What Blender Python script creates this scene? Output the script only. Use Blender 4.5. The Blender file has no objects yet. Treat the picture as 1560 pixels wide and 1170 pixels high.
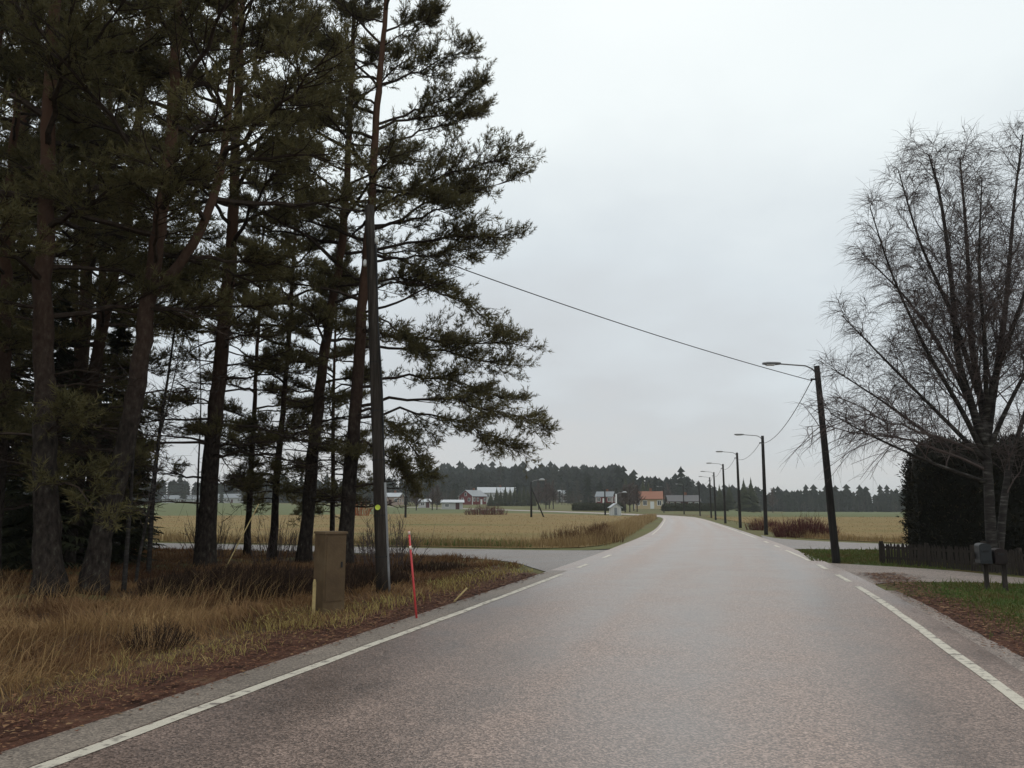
import bpy, math, random
import numpy as np
random.seed(7); rng = np.random.default_rng(7)
S = bpy.context.scene; C = S.collection
R = math.radians

# ------------------------------------------------------------------ camera, sky, sun, exposure
CAM_H, F, PITCH = 1.7, 1172.0, R(9.02)
cd = bpy.data.cameras.new('camera'); cam = bpy.data.objects.new('camera', cd); C.objects.link(cam)
cd.sensor_width = 36; cd.lens = F/1560*36; cd.clip_end = 6000; cd.clip_start = .05
cam.location = (0, 0, CAM_H); cam.rotation_euler = (R(90)+PITCH, 0, 0); S.camera = cam

SUN_EL, SUN_AZ = R(38), R(12)          # a veiled sun ahead of the camera
w = bpy.data.worlds.new('World'); S.world = w; w.use_nodes = True
nt = w.node_tree; N = nt.nodes; Lk = nt.links
bg = N['Background']; bg.inputs['Strength'].default_value = 1.0
tc = N.new('ShaderNodeTexCoord'); sx = N.new('ShaderNodeSeparateXYZ'); Lk.new(tc.outputs['Generated'], sx.inputs[0])
# overcast layer: brighter towards the zenith, soft cloud structure
zz = N.new('ShaderNodeMath'); zz.operation = 'MAXIMUM'; Lk.new(sx.outputs['Z'], zz.inputs[0]); zz.inputs[1].default_value = 0
za = N.new('ShaderNodeMath'); za.operation = 'ADD'; Lk.new(zz.outputs[0], za.inputs[0]); za.inputs[1].default_value = .22
dv = N.new('ShaderNodeVectorMath'); dv.operation = 'DIVIDE'; Lk.new(tc.outputs['Generated'], dv.inputs[0])
cb = N.new('ShaderNodeCombineXYZ')
for i in range(3): Lk.new(za.outputs[0], cb.inputs[i])
Lk.new(cb.outputs[0], dv.inputs[1])
nz = N.new('ShaderNodeTexNoise'); nz.inputs['Scale'].default_value = 1.25; nz.inputs['Detail'].default_value = 5; nz.inputs['Roughness'].default_value = .5
Lk.new(dv.outputs[0], nz.inputs['Vector'])
nm = N.new('ShaderNodeMath'); nm.operation = 'MULTIPLY_ADD'; Lk.new(nz.outputs['Fac'], nm.inputs[0]); nm.inputs[1].default_value = .62; nm.inputs[2].default_value = -.31
ad = N.new('ShaderNodeMath'); ad.operation = 'ADD'; Lk.new(zz.outputs[0], ad.inputs[0]); Lk.new(nm.outputs[0], ad.inputs[1])
rp = N.new('ShaderNodeValToRGB'); Lk.new(ad.outputs[0], rp.inputs[0])
stops = [(0, (.60, .61, .62)), (.10, (.575, .605, .63)), (.30, (.67, .73, .765)), (.56, (.86, .925, .935)), (1, (1.0, 1.04, 1.04))]
el = rp.color_ramp.elements
while len(el) < len(stops): el.new(.5)
for e, (p, c) in zip(el, stops): e.position = p; e.color = (*c, 1)
sky = N.new('ShaderNodeTexSky'); sky.sky_type = 'NISHITA'; sky.sun_disc = False; sky.sun_elevation = SUN_EL; sky.sun_rotation = SUN_AZ
mixs = N.new('ShaderNodeMix'); mixs.data_type = 'RGBA'; mixs.blend_type = 'ADD'; mixs.inputs[0].default_value = .004
Lk.new(rp.outputs[0], mixs.inputs[6]); Lk.new(sky.outputs[0], mixs.inputs[7]); Lk.new(mixs.outputs[2], bg.inputs['Color'])
ld = bpy.data.lights.new('sun', 'SUN'); ld.energy = .5; ld.angle = R(35); ld.color = (1, .96, .9)
sun = bpy.data.objects.new('sun', ld); C.objects.link(sun)
sun.rotation_euler = (R(90)-SUN_EL, 0, math.pi-SUN_AZ)
vs = S.view_settings; S.display_settings.display_device = 'sRGB'
vs.view_transform = 'Standard'; vs.look = 'None'; vs.exposure = 0; vs.gamma = 1; vs.use_curve_mapping = False
S.render.engine = 'CYCLES'
S.cycles.use_denoising = True; S.cycles.max_bounces = 6; S.cycles.volume_bounces = 1; S.cycles.transparent_max_bounces = 8

# ------------------------------------------------------------------ helpers
cp, sp = math.cos(PITCH), math.sin(PITCH)
def ray(px, py):
    dx = (px-780)/F; dy = (585-py)/F
    return np.array([dx, cp-sp*dy, sp+cp*dy])
def P(px, py, Y):                       # the point at distance Y ahead that the survey pixel names
    d = ray(px, py); t = Y/d[1]; return np.array([0, 0, CAM_H])+d*t
def ss(a, b, x):
    t = np.clip((np.asarray(x, float)-a)/(b-a), 0, 1); return t*t*(3-2*t)

def catmull(pts, n=12):
    p = np.array(pts, float); p = np.vstack([2*p[0]-p[1], p, 2*p[-1]-p[-2]]); out = []
    for i in range(1, len(p)-2):
        t = np.linspace(0, 1, n, endpoint=False)[:, None]
        a, b, c, d = p[i-1:i+3]
        out.append(.5*(2*b+(c-a)*t+(2*a-5*b+4*c-d)*t**2+(3*b-a-3*c+d)*t**3))
    return np.vstack(out+[p[-2][None]])

# terrain -----------------------------------------------------------
def lat(x, y): return np.asarray(x)*.958-np.asarray(y)*.286
SIDE_L = np.array([(-90, 57), (-14.3, 31.7), (-4, 27.4), (-1.7, 26.1), (0, 24), (.9, 20.5), (2.2, 17.5)], float)
SIDE_U = np.array([(-90, 62.5), (-16.3, 36.3), (-4.8, 32.3), (1.5, 30.4), (4.0, 30.9), (5.6, 34), (7.9, 42)], float)
def side_low(x): return np.interp(x, SIDE_L[:, 0], SIDE_L[:, 1])
def side_up(x): return np.interp(x, SIDE_U[:5, 0], SIDE_U[:5, 1])
def H(x, y):
    x = np.asarray(x, float); y = np.asarray(y, float)
    d = np.hypot(x, y); az = np.degrees(np.arctan2(x, y))
    wl = 1-ss(12, 19, az)
    h = wl*3.2*ss(130, 420, d)-(1-wl)*1.3*ss(120, 420, d)
    h = h+13*ss(390, 660, d)*ss(-11, -4, az)*(1-ss(6.5, 11.5, az))
    m = ss(6.0, 8.5, -lat(x, y))*ss(.4, 3, side_low(x)-y)*ss(-8, 0, y)*(1-ss(40, 60, d))
    h = h+m*(.10*np.sin(x*.9+1)*np.sin(y*.7)+.07*np.sin(x*1.9-y*1.3)-.05)
    return h

# mesh collector ----------------------------------------------------
class MB:
    def __init__(s): s.V = []; s.T = []; s.A = []; s.U = []; s.n = 0
    def add(s, V, T, tint=0.0, uv=None):
        V = np.asarray(V, float).reshape(-1, 3); T = np.asarray(T, int).reshape(-1, 3)
        s.V.append(V); s.T.append(T+s.n); s.n += len(V)
        s.A.append(np.broadcast_to(np.asarray(tint, float), (len(V),)))
        s.U.append(np.zeros((len(V), 2)) if uv is None else uv)
        return s
    def mesh(s, name, mat, smooth=False, origin=(0, 0, 0)):
        V = np.vstack(s.V)-np.asarray(origin, float); T = np.vstack(s.T); A = np.concatenate(s.A); U = np.vstack(s.U)
        me = bpy.data.meshes.new(name); me.vertices.add(len(V)); me.vertices.foreach_set('co', V.astype(np.float32).ravel())
        me.loops.add(len(T)*3); me.loops.foreach_set('vertex_index', T.astype(np.int32).ravel())
        me.polygons.add(len(T)); me.polygons.foreach_set('loop_start', np.arange(0, len(T)*3, 3, dtype=np.int32))
        me.polygons.foreach_set('use_smooth', np.full(len(T), bool(smooth)))
        a = me.attributes.new('tint', 'FLOAT', 'POINT'); a.data.foreach_set('value', A.astype(np.float32))
        if U.any():
            u = me.uv_layers.new(name='UVMap'); u.data.foreach_set('uv', U[T.ravel()].astype(np.float32).ravel())
        me.update(calc_edges=True); me.validate(); me.materials.append(mat); return me
    def build(s, name, mat, parent=None, smooth=False, origin=(0, 0, 0)):
        o = bpy.data.objects.new(name, s.mesh(name, mat, smooth, origin)); C.objects.link(o)
        if parent is not None: o.parent = parent
        else: o.location = origin
        return o

def empty(name, loc, label, cat, group=None, rz=0):
    o = bpy.data.objects.new(name, None); C.objects.link(o); o.empty_display_size = .2
    o.location = [float(v) for v in loc]; o.rotation_euler = (0, 0, rz); return tag(o, label, cat, group)
def tag(o, label=None, cat=None, group=None, kind=None):
    if label: o['label'] = label
    if cat: o['category'] = cat
    if group: o['group'] = group
    if kind: o['kind'] = kind
    return o
def copy_tree(o, parent=None, kids=True):
    c = o.copy(); C.objects.link(c); c.parent = parent
    for ch in list(o.children): copy_tree(ch, c)
    return c

def frames(d):
    d = d/np.maximum(np.linalg.norm(d, axis=-1, keepdims=True), 1e-9)
    up = np.where(np.abs(d[..., 2:3]) > .9, np.array([1., 0, 0]), np.array([0, 0, 1.]))
    a = np.cross(d, up); a /= np.linalg.norm(a, axis=-1, keepdims=True); b = np.cross(d, a); return d, a, b
def segs(mb, p0, p1, r0, r1, k=3, tint=0.0):        # many straight tapered prisms
    p0 = np.asarray(p0, float).reshape(-1, 3); p1 = np.asarray(p1, float).reshape(-1, 3); n = len(p0)
    if n == 0: return
    _, a, b = frames(p1-p0); th = np.arange(k)*2*math.pi/k
    ring = a[:, None, :]*np.cos(th)[None, :, None]+b[:, None, :]*np.sin(th)[None, :, None]
    r0 = np.broadcast_to(r0, (n,)); r1 = np.broadcast_to(r1, (n,))
    V = np.concatenate([p0[:, None]+ring*r0[:, None, None], p1[:, None]+ring*r1[:, None, None]], 1)
    t = []
    for i in range(k):
        j = (i+1) % k; t += [(i, k+i, j), (j, k+i, k+j)]
    T = (np.array(t)[None]+(np.arange(n)*2*k)[:, None, None]).reshape(-1, 3)
    mb.add(V.reshape(-1, 3), T, np.repeat(np.broadcast_to(tint, (n,)), 2*k))
def tube(mb, pts, rad, k=8, tint=0.0, cap=True, wob=0.0):
    p = np.asarray(pts, float); n = len(p); rad = np.broadcast_to(rad, (n,))
    d = np.gradient(p, axis=0); d /= np.linalg.norm(d, axis=1, keepdims=True)
    ref = np.array([1., 0, 0]) if abs(d[:, 0]).mean() < .8 else np.array([0, 1., 0])
    a = np.cross(d, ref); a /= np.linalg.norm(a, axis=1, keepdims=True); b = np.cross(d, a)
    th = np.arange(k)*2*math.pi/k
    rr = rad[:, None]*(1+wob*rng.normal(size=(n, k))) if wob else np.repeat(rad[:, None], k, 1)
    V = p[:, None]+(a[:, None]*np.cos(th)[None, :, None]+b[:, None]*np.sin(th)[None, :, None])*rr[:, :, None]
    V = V.reshape(-1, 3); T = []
    i = np.arange(n-1)[:, None]*k; j = np.arange(k)[None]; j2 = (j+1) % k
    T = np.concatenate([np.stack([i+j, i+j2, i+k+j], -1).reshape(-1, 3), np.stack([i+j2, i+k+j2, i+k+j], -1).reshape(-1, 3)])
    if cap:
        c = np.array([[0, q+1, q] for q in range(1, k-1)]); T = np.vstack([T, c, c[:, ::-1]+(n-1)*k])
    mb.add(V, T, tint)
BOXT = np.array([(0, 2, 1), (0, 3, 2), (4, 5, 6), (4, 6, 7), (0, 1, 5), (0, 5, 4), (1, 2, 6), (1, 6, 5), (2, 3, 7), (2, 7, 6), (3, 0, 4), (3, 4, 7)])
def box(mb, c, s, rz=0, tint=0.0, taper=1.0):
    x, y, z = np.array(s)/2
    V = np.array([(-x, -y, -z), (x, -y, -z), (x, y, -z), (-x, y, -z), (-x*taper, -y*taper, z), (x*taper, -y*taper, z), (x*taper, y*taper, z), (-x*taper, y*taper, z)])
    q = np.array([[math.cos(rz), -math.sin(rz), 0], [math.sin(rz), math.cos(rz), 0], [0, 0, 1]])
    mb.add(V@q.T+np.asarray(c, float), BOXT, tint); return mb
def prism(mb, poly, y0, y1, tint=0.0):              # polygon in x,z extruded along y
    n = len(poly); V = [(x, y0, z) for x, z in poly]+[(x, y1, z) for x, z in poly]; T = []
    for i in range(1, n-1): T += [(0, i, i+1), (n, n+i+1, n+i)]
    for i in range(n): j = (i+1) % n; T += [(i, n+i, j), (j, n+i, n+j)]
    mb.add(V, T, tint); return mb
def blades(mb, x, y, z, h, w, lean, az, tint):     # grass: bent two-step blades
    n = len(x); b = np.stack([x, y, z], 1); ld_ = np.stack([np.cos(az), np.sin(az), np.zeros(n)], 1)
    fa = rng.uniform(0, 2*math.pi, n); sd = np.stack([np.cos(fa), np.sin(fa), np.zeros(n)], 1)*(w/2)[:, None]
    up = np.array([0, 0, 1.])
    m = b+up*(h*.55)[:, None]+ld_*(h*lean*.35)[:, None]
    t = b+up*(h*(1-.25*lean**2))[:, None]+ld_*(h*lean)[:, None]
    V = np.stack([b-sd, b+sd, m-sd*.75, m+sd*.75, t], 1)
    T = (np.array([(0, 1, 3), (0, 3, 2), (2, 3, 4)])[None]+(np.arange(n)*5)[:, None, None]).reshape(-1, 3)
    mb.add(V.reshape(-1, 3), T, np.repeat(tint, 5))

# ------------------------------------------------------------------ materials
def mat(name, stops, scale=3.0, rough=.85, spec=.3, bump=0.0, bscale=None, detail=5, attr=False, amix=.7, coords='Object', stretch=None, metal=0, trans=0.0, zgrad=None):
    m = bpy.data.materials.new(name); m.use_nodes = True; t = m.node_tree; n = t.nodes; l = t.links
    bs = n['Principled BSDF']; bs.inputs['Roughness'].default_value = rough; bs.inputs['Specular IOR Level'].default_value = spec; bs.inputs['Metallic'].default_value = metal
    co = n.new('ShaderNodeTexCoord'); src = co.outputs[coords]
    if stretch:
        mp = n.new('ShaderNodeMapping'); mp.inputs['Scale'].default_value = stretch; l.new(src, mp.inputs[0]); src = mp.outputs[0]
    nz = n.new('ShaderNodeTexNoise'); nz.inputs['Scale'].default_value = scale; nz.inputs['Detail'].default_value = detail; nz.inputs['Roughness'].default_value = .6; l.new(src, nz.inputs['Vector'])
    mr = n.new('ShaderNodeMapRange'); mr.inputs['From Min'].default_value = .3; mr.inputs['From Max'].default_value = .7; l.new(nz.outputs['Fac'], mr.inputs['Value'])
    fac = mr.outputs[0]
    if attr:
        at = n.new('ShaderNodeAttribute'); at.attribute_name = 'tint'
        mx = n.new('ShaderNodeMix'); mx.inputs[0].default_value = amix; l.new(fac, mx.inputs[2]); l.new(at.outputs['Fac'], mx.inputs[3]); fac = mx.outputs[0]
    rp = n.new('ShaderNodeValToRGB'); l.new(fac, rp.inputs[0]); e = rp.color_ramp.elements
    while len(e) < len(stops): e.new(.5)
    for q, (p, c) in zip(e, stops): q.position = p; q.color = (*c, 1)
    colr = rp.outputs[0]
    if zgrad:                                        # bark that is a different colour higher up
        z0, z1, c2 = zgrad
        sz = n.new('ShaderNodeSeparateXYZ'); l.new(co.outputs['Object'], sz.inputs[0])
        m2 = n.new('ShaderNodeMapRange'); m2.inputs['From Min'].default_value = z0; m2.inputs['From Max'].default_value = z1; l.new(sz.outputs['Z'], m2.inputs['Value'])
        mu = n.new('ShaderNodeMix'); mu.data_type = 'RGBA'; mu.blend_type = 'MULTIPLY'; mu.inputs[0].default_value = .55
        mu.inputs[6].default_value = (*c2, 1); l.new(rp.outputs[0], mu.inputs[7])
        g = n.new('ShaderNodeMix'); g.data_type = 'RGBA'; l.new(m2.outputs[0], g.inputs[0]); l.new(rp.outputs[0], g.inputs[6]); l.new(mu.outputs[2], g.inputs[7]); colr = g.outputs[2]
    l.new(colr, bs.inputs['Base Color'])
    if bump:
        b2 = n.new('ShaderNodeTexNoise'); b2.inputs['Scale'].default_value = bscale or scale*4; b2.inputs['Detail'].default_value = 4; l.new(src, b2.inputs['Vector'])
        bp = n.new('ShaderNodeBump'); bp.inputs['Strength'].default_value = bump; bp.inputs['Distance'].default_value = .03; l.new(b2.outputs['Fac'], bp.inputs['Height']); l.new(bp.outputs[0], bs.inputs['Normal'])
    if trans:
        tr = n.new('ShaderNodeBsdfTranslucent'); l.new(colr, tr.inputs[0]); ms = n.new('ShaderNodeMixShader'); ms.inputs[0].default_value = trans
        l.new(bs.outputs[0], ms.inputs[1]); l.new(tr.outputs[0], ms.inputs[2]); l.new(ms.outputs[0], n['Material Output'].inputs[0])
    return m
def plain(name, c, rough=.7, spec=.3, v=.18, scale=6, bump=0.0, metal=0, stretch=None):
    c = np.array(c); return mat(name, [(0, tuple(c*(1-v))), (1, tuple(c*(1+v)))], scale, rough, spec, bump, metal=metal, stretch=stretch)

def asphalt(name, dark, light, red, rough, tracks=.0):
    m = bpy.data.materials.new(name); m.use_nodes = True; t = m.node_tree; n = t.nodes; l = t.links; bs = n['Principled BSDF']
    co = n.new('ShaderNodeTexCoord')
    vo = n.new('ShaderNodeTexVoronoi'); vo.inputs['Scale'].default_value = 68; l.new(co.outputs['Object'], vo.inputs['Vector'])
    sep = n.new('ShaderNodeSeparateColor'); l.new(vo.outputs['Color'], sep.inputs[0])
    rp = n.new('ShaderNodeValToRGB'); l.new(sep.outputs[0], rp.inputs[0]); e = rp.color_ramp.elements
    e[0].position = .0; e[0].color = (*dark, 1); e[1].position = 1; e[1].color = (*light, 1); e.new(.55).color = (*red, 1); e.new(.85).color = (*[.6*a+.4*b for a, b in zip(light, red)], 1)
    # worn wheel tracks run along the road (UV: metres across, metres along)
    mp = n.new('ShaderNodeMapping'); mp.inputs['Scale'].default_value = (.75, .025, 1); l.new(co.outputs['UV'], mp.inputs[0])
    n1 = n.new('ShaderNodeTexNoise'); n1.inputs['Scale'].default_value = 1; n1.inputs['Detail'].default_value = 3; l.new(mp.outputs[0], n1.inputs['Vector'])
    n2 = n.new('ShaderNodeTexNoise'); n2.inputs['Scale'].default_value = .6; n2.inputs['Detail'].default_value = 6; n2.inputs['Roughness'].default_value = .65; l.new(co.outputs['Object'], n2.inputs['Vector'])
    su = n.new('ShaderNodeSeparateXYZ'); l.new(co.outputs['UV'], su.inputs[0])
    dw = n.new('ShaderNodeMath'); dw.operation = 'MULTIPLY_ADD'; l.new(n1.outputs['Fac'], dw.inputs[0]); dw.inputs[1].default_value = .9; l.new(su.outputs['X'], dw.inputs[2])
    fq = n.new('ShaderNodeMath'); fq.operation = 'MULTIPLY'; l.new(dw.outputs[0], fq.inputs[0]); fq.inputs[1].default_value = 2*math.pi/1.75
    sn = n.new('ShaderNodeMath'); sn.operation = 'SINE'; l.new(fq.outputs[0], sn.inputs[0])
    a0 = n.new('ShaderNodeMath'); a0.operation = 'MULTIPLY_ADD'; l.new(sn.outputs[0], a0.inputs[0]); a0.inputs[1].default_value = tracks; l.new(n1.outputs['Fac'], a0.inputs[2])
    av = n.new('ShaderNodeMath'); av.operation = 'ADD'; l.new(a0.outputs[0], av.inputs[0]); l.new(n2.outputs['Fac'], av.inputs[1])
    mr = n.new('ShaderNodeMapRange'); mr.inputs['From Min'].default_value = .7; mr.inputs['From Max'].default_value = 1.3; mr.inputs['To Min'].default_value = .62; mr.inputs['To Max'].default_value = 1.3; l.new(av.outputs[0], mr.inputs['Value'])
    mu = n.new('ShaderNodeMix'); mu.data_type = 'RGBA'; mu.blend_type = 'MULTIPLY'; mu.inputs[0].default_value = 1; l.new(rp.outputs[0], mu.inputs[6])
    cc = n.new('ShaderNodeCombineColor')
    for i in range(3): l.new(mr.outputs[0], cc.inputs[i])
    l.new(cc.outputs[0], mu.inputs[7]); l.new(mu.outputs[2], bs.inputs['Base Color'])
    rr = n.new('ShaderNodeMapRange'); rr.inputs['From Min'].default_value = .7; rr.inputs['From Max'].default_value = 1.3; rr.inputs['To Min'].default_value = rough-.09; rr.inputs['To Max'].default_value = rough+.13; l.new(av.outputs[0], rr.inputs['Value']); l.new(rr.outputs[0], bs.inputs['Roughness'])
    bs.inputs['Specular IOR Level'].default_value = .55
    bp = n.new('ShaderNodeBump'); bp.inputs['Strength'].default_value = .35; bp.inputs['Distance'].default_value = .005; l.new(vo.outputs['Distance'], bp.inputs['Height']); l.new(bp.outputs[0], bs.inputs['Normal'])
    return m

def worn_paint(name, c, wear):
    m = mat(name, [(0, (.18, .15, .13)), (.18, (.22, .19, .16)), (.42, c), (1, tuple(min(1, v*1.08) for v in c))], 9, .6, .4, .3, 60, detail=8); return m

M = {}
M['asphalt'] = asphalt('asphalt', (.07, .048, .039), (.36, .255, .208), (.18, .126, .102), .42, .12)
M['asphalt_side'] = asphalt('asphalt_side', (.04, .034, .031), (.28, .23, .20), (.135, .11, .097), .6)
M['shoulder'] = asphalt('shoulder', (.10, .08, .064), (.30, .245, .195), (.19, .152, .122), .65)
M['gravel'] = asphalt('gravel', (.10, .08, .07), (.42, .34, .29), (.25, .195, .165), .8)
M['paint'] = worn_paint('paint', (.56, .51, .42), .3)
M['ground'] = mat('ground', [(0, (.10, .085, .045)), (.5, (.13, .12, .05)), (1, (.10, .125, .045))], .05, .95, .1, .4, 8, detail=8)
M['stubble'] = mat('stubble', [(0, (.115, .12, .04)), (.28, (.185, .14, .055)), (.65, (.225, .155, .065)), (1, (.185, .115, .05))], .12, .95, .1, .6, 9, detail=9, stretch=(.35, 1, 1))
M['crop'] = mat('crop', [(0, (.13, .135, .06)), (1, (.095, .115, .05))], .2, .95, .1, .4, 5, detail=8)
M['litter'] = mat('litter', [(0, (.035, .019, .014)), (.4, (.075, .035, .024)), (.7, (.105, .05, .033)), (1, (.15, .09, .055))], 2.2, .95, .1, .5, 60, detail=10)
M['leaf'] = mat('leaf', [(0, (.05, .022, .015)), (.5, (.13, .052, .03)), (.8, (.2, .10, .05)), (1, (.3, .2, .10))], 2, .85, .2, attr=True, amix=.85)
M['soil'] = mat('soil', [(0, (.05, .03, .02)), (.5, (.10, .06, .035)), (1, (.16, .105, .055))], 2.2, .95, .1, .8, 20, detail=8)
M['lawn'] = mat('lawn', [(0, (.09, .05, .025)), (.35, (.12, .085, .035)), (.6, (.075, .095, .03)), (1, (.05, .085, .025))], .9, .95, .1, .6, 20, detail=9)
GR_DRY = [(0, (.075, .036, .02)), (.3, (.165, .088, .044)), (.6, (.29, .172, .08)), (.85, (.42, .28, .13)), (1, (.56, .42, .22))]
M['grass_dry'] = mat('grass_dry', GR_DRY, .5, .9, .15, attr=True, amix=.72, trans=.2)
M['grass_yellow'] = mat('grass_yellow', [(0, (.14, .08, .035)), (.4, (.30, .21, .08)), (.75, (.43, .34, .125)), (1, (.30, .29, .09))], .7, .9, .15, attr=True, amix=.65, trans=.2)
M['grass_green'] = mat('grass_green', [(0, (.10, .055, .028)), (.25, (.13, .10, .038)), (.55, (.10, .14, .038)), (1, (.065, .15, .038))], .8, .9, .15, attr=True, amix=.55, trans=.2)
M['heath'] = mat('heath', [(0, (.020, .013, .010)), (.6, (.05, .031, .021)), (1, (.10, .062, .038))], 1, .95, .1, attr=True, amix=.8)
M['straw'] = mat('straw', [(0, (.14, .085, .045)), (.5, (.27, .185, .09)), (1, (.42, .31, .165))], .4, .9, .1, attr=True, amix=.7, trans=.15)
M['pine_bark'] = mat('pine_bark', [(0, (.012, .009, .008)), (.35, (.028, .022, .019)), (.7, (.048, .038, .031)), (.9, (.068, .06, .05)), (1, (.12, .115, .095))], 13, .95, .1, 1.0, 16, detail=10, stretch=(1, 1, .5), zgrad=(3, 10, (.22, .12, .08)))
M['limb_bark'] = plain('limb_bark', (.05, .036, .028), .95, .1, .4, 9)
M['needles'] = mat('needles', [(0, (.055, .050, .022)), (.5, (.12, .104, .044)), (1, (.18, .15, .065))], .8, .75, .2, attr=True, amix=.75, trans=.35)
M['spruce'] = mat('spruce', [(0, (.022, .025, .014)), (.5, (.045, .05, .025)), (1, (.08, .08, .038))], .8, .8, .15, attr=True, amix=.75)
M['birch_bark'] = mat('birch_bark', [(0, (.016, .013, .012)), (.5, (.035, .03, .027)), (.75, (.065, .058, .053)), (1, (.15, .14, .13))], 5, .85, .2, .5, 30, detail=7, stretch=(.5, .5, 2.2))
M['birch_twig'] = plain('birch_twig', (.11, .084, .078), .9, .15, .3, 5)
M['hedge'] = mat('hedge', [(0, (.010, .010, .008)), (.6, (.026, .025, .016)), (1, (.075, .062, .036))], 1.2, .85, .15, attr=True, amix=.75)
M['forest'] = mat('forest', [(0, (.014, .018, .013)), (.45, (.027, .033, .022)), (.7, (.06, .052, .042)), (1, (.10, .075, .065))], .05, .95, .05, attr=True, amix=.85)
M['pole_wood'] = mat('pole_wood', [(0, (.02, .016, .013)), (.6, (.042, .034, .028)), (1, (.075, .063, .053))], 5, .9, .15, .5, 25, stretch=(4, 4, .25))
M['pole_dark'] = mat('pole_dark', [(0, (.014, .013, .012)), (1, (.04, .036, .033))], 5, .85, .2, .4, 25, stretch=(4, 4, .25))
M['steel'] = plain('steel', (.28, .29, .3), .45, .5, .2, 8, metal=.6)
M['galv'] = plain('galv', (.22, .22, .22), .5, .5, .2, 12)
M['black'] = plain('black', (.015, .015, .016), .6, .4)
M['porcelain'] = plain('porcelain', (.7, .7, .68), .3, .5)
M['red'] = mat('red', [(0, (.5, .045, .05)), (1, (.72, .09, .085))], 4, .5, .4)
M['reflect'] = plain('reflect', (.8, .62, .5), .35, .6)
M['yellow_tag'] = plain('yellow_tag', (.62, .72, .08), .5, .4)
M['cabinet'] = mat('cabinet', [(0, (.08, .05, .026)), (.55, (.12, .078, .04)), (1, (.155, .11, .062))], 2.5, .7, .3, .15, 30)
M['stake'] = plain('stake', (.45, .34, .16), .85, .2, .3, 14)
M['fence'] = mat('fence', [(0, (.028, .023, .02)), (1, (.075, .062, .053))], 6, .9, .15, .5, 30, stretch=(3, 3, .4))
M['box_grey'] = plain('box_grey', (.022, .024, .027), .5, .4, .15, 8)
M['box_brown'] = plain('box_brown', (.02, .013, .012), .6, .3, .25, 8)
M['red_wall'] = plain('red_wall', (.16, .035, .036), .85, .2)
M['dark_wall'] = plain('dark_wall', (.085, .038, .035), .85, .2)
M['yellow_wall'] = plain('yellow_wall', (.50, .39, .24), .85, .2)
M['white_wall'] = plain('white_wall', (.48, .48, .47), .8, .2, .08)
M['pink_wall'] = plain('pink_wall', (.36, .27, .22), .85, .2)
M['white_trim'] = plain('white_trim', (.72, .72, .7), .7, .3, .05)
M['roof_grey'] = plain('roof_grey', (.22, .235, .25), .6, .3)
M['roof_pale'] = plain('roof_pale', (.40, .42, .44), .5, .4)
M['roof_orange'] = plain('roof_orange', (.28, .13, .085), .8, .2)
M['roof_dark'] = plain('roof_dark', (.13, .125, .125), .8, .2)
M['glass'] = plain('glass', (.03, .035, .04), .12, .6)
M['brick'] = plain('brick', (.2, .09, .06), .9, .1)
M['weed'] = mat('weed', [(0, (.07, .035, .022)), (1, (.19, .11, .06))], 2, .9, .1, attr=True, amix=.8)
M['red_twig'] = mat('red_twig', [(0, (.06, .022, .02)), (1, (.16, .065, .055))], 2, .9, .1, attr=True, amix=.8)
M['orange_leaf'] = mat('orange_leaf', [(0, (.16, .04, .015)), (1, (.42, .12, .03))], 1, .9, .1, attr=True, amix=.8)

# ------------------------------------------------------------------ ground
def ground():
    ra = np.concatenate([[0], np.geomspace(1.5, 3000, 150)]); na = 240
    th = np.arange(na)*2*math.pi/na
    X = ra[:, None]*np.sin(th); Y = ra[:, None]*np.cos(th); Z = H(X, Y)
    V = np.stack([X, Y, Z], -1).reshape(-1, 3)
    i = np.arange(len(ra)-1)[:, None]*na; j = np.arange(na)[None]; j2 = (j+1) % na
    T = np.concatenate([np.stack([i+j, i+na+j, i+j2], -1).reshape(-1, 3), np.stack([i+j2, i+na+j, i+na+j2], -1).reshape(-1, 3)])
    mb = MB(); mb.add(V, T); o = mb.build('ground', M['ground'], smooth=True)
    tag(o, 'rough green and brown grassland running out to the far woods', kind='structure')
ground()
def ribbon(name, A, B, dz, m, nt=24, label=None, power=1.0, parent=None, uvw=None, thick=0):
    A = np.asarray(A, float); B = np.asarray(B, float); n = len(A)
    t = np.linspace(0, 1, nt)**power
    X = A[:, None, 0]*(1-t)+B[:, None, 0]*t; Y = A[:, None, 1]*(1-t)+B[:, None, 1]*t
    V = np.stack([X, Y, H(X, Y)+dz], -1).reshape(-1, 3)
    i = np.arange(n-1)[:, None]*nt; j = np.arange(nt-1)[None]
    T = np.concatenate([np.stack([i+j, i+j+1, i+nt+j], -1).reshape(-1, 3), np.stack([i+j+1, i+nt+j+1, i+nt+j], -1).reshape(-1, 3)])
    # faces upwards
    v = V[T]; nz_ = np.cross(v[:, 1]-v[:, 0], v[:, 2]-v[:, 0])[:, 2]; T[nz_ < 0] = T[nz_ < 0][:, ::-1]
    wd = np.hypot(*(B-A).T); ln = np.concatenate([[0], np.cumsum(np.hypot(*np.diff(A, axis=0).T))])
    uv = np.stack([wd[:, None]*t, np.repeat(ln[:, None], nt, 1)], -1).reshape(-1, 2)
    mb = MB(); mb.add(V, T, 0, uv); o = mb.build(name, m, parent, smooth=True)
    if parent is None: tag(o, label, kind='structure')
    return o
def resample(p, n):
    p = np.asarray(p, float); s = np.concatenate([[0], np.cumsum(np.hypot(*np.diff(p, axis=0).T))]); q = np.linspace(0, s[-1], n)
    return np.stack([np.interp(q, s, p[:, 0]), np.interp(q, s, p[:, 1])], 1)

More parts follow.
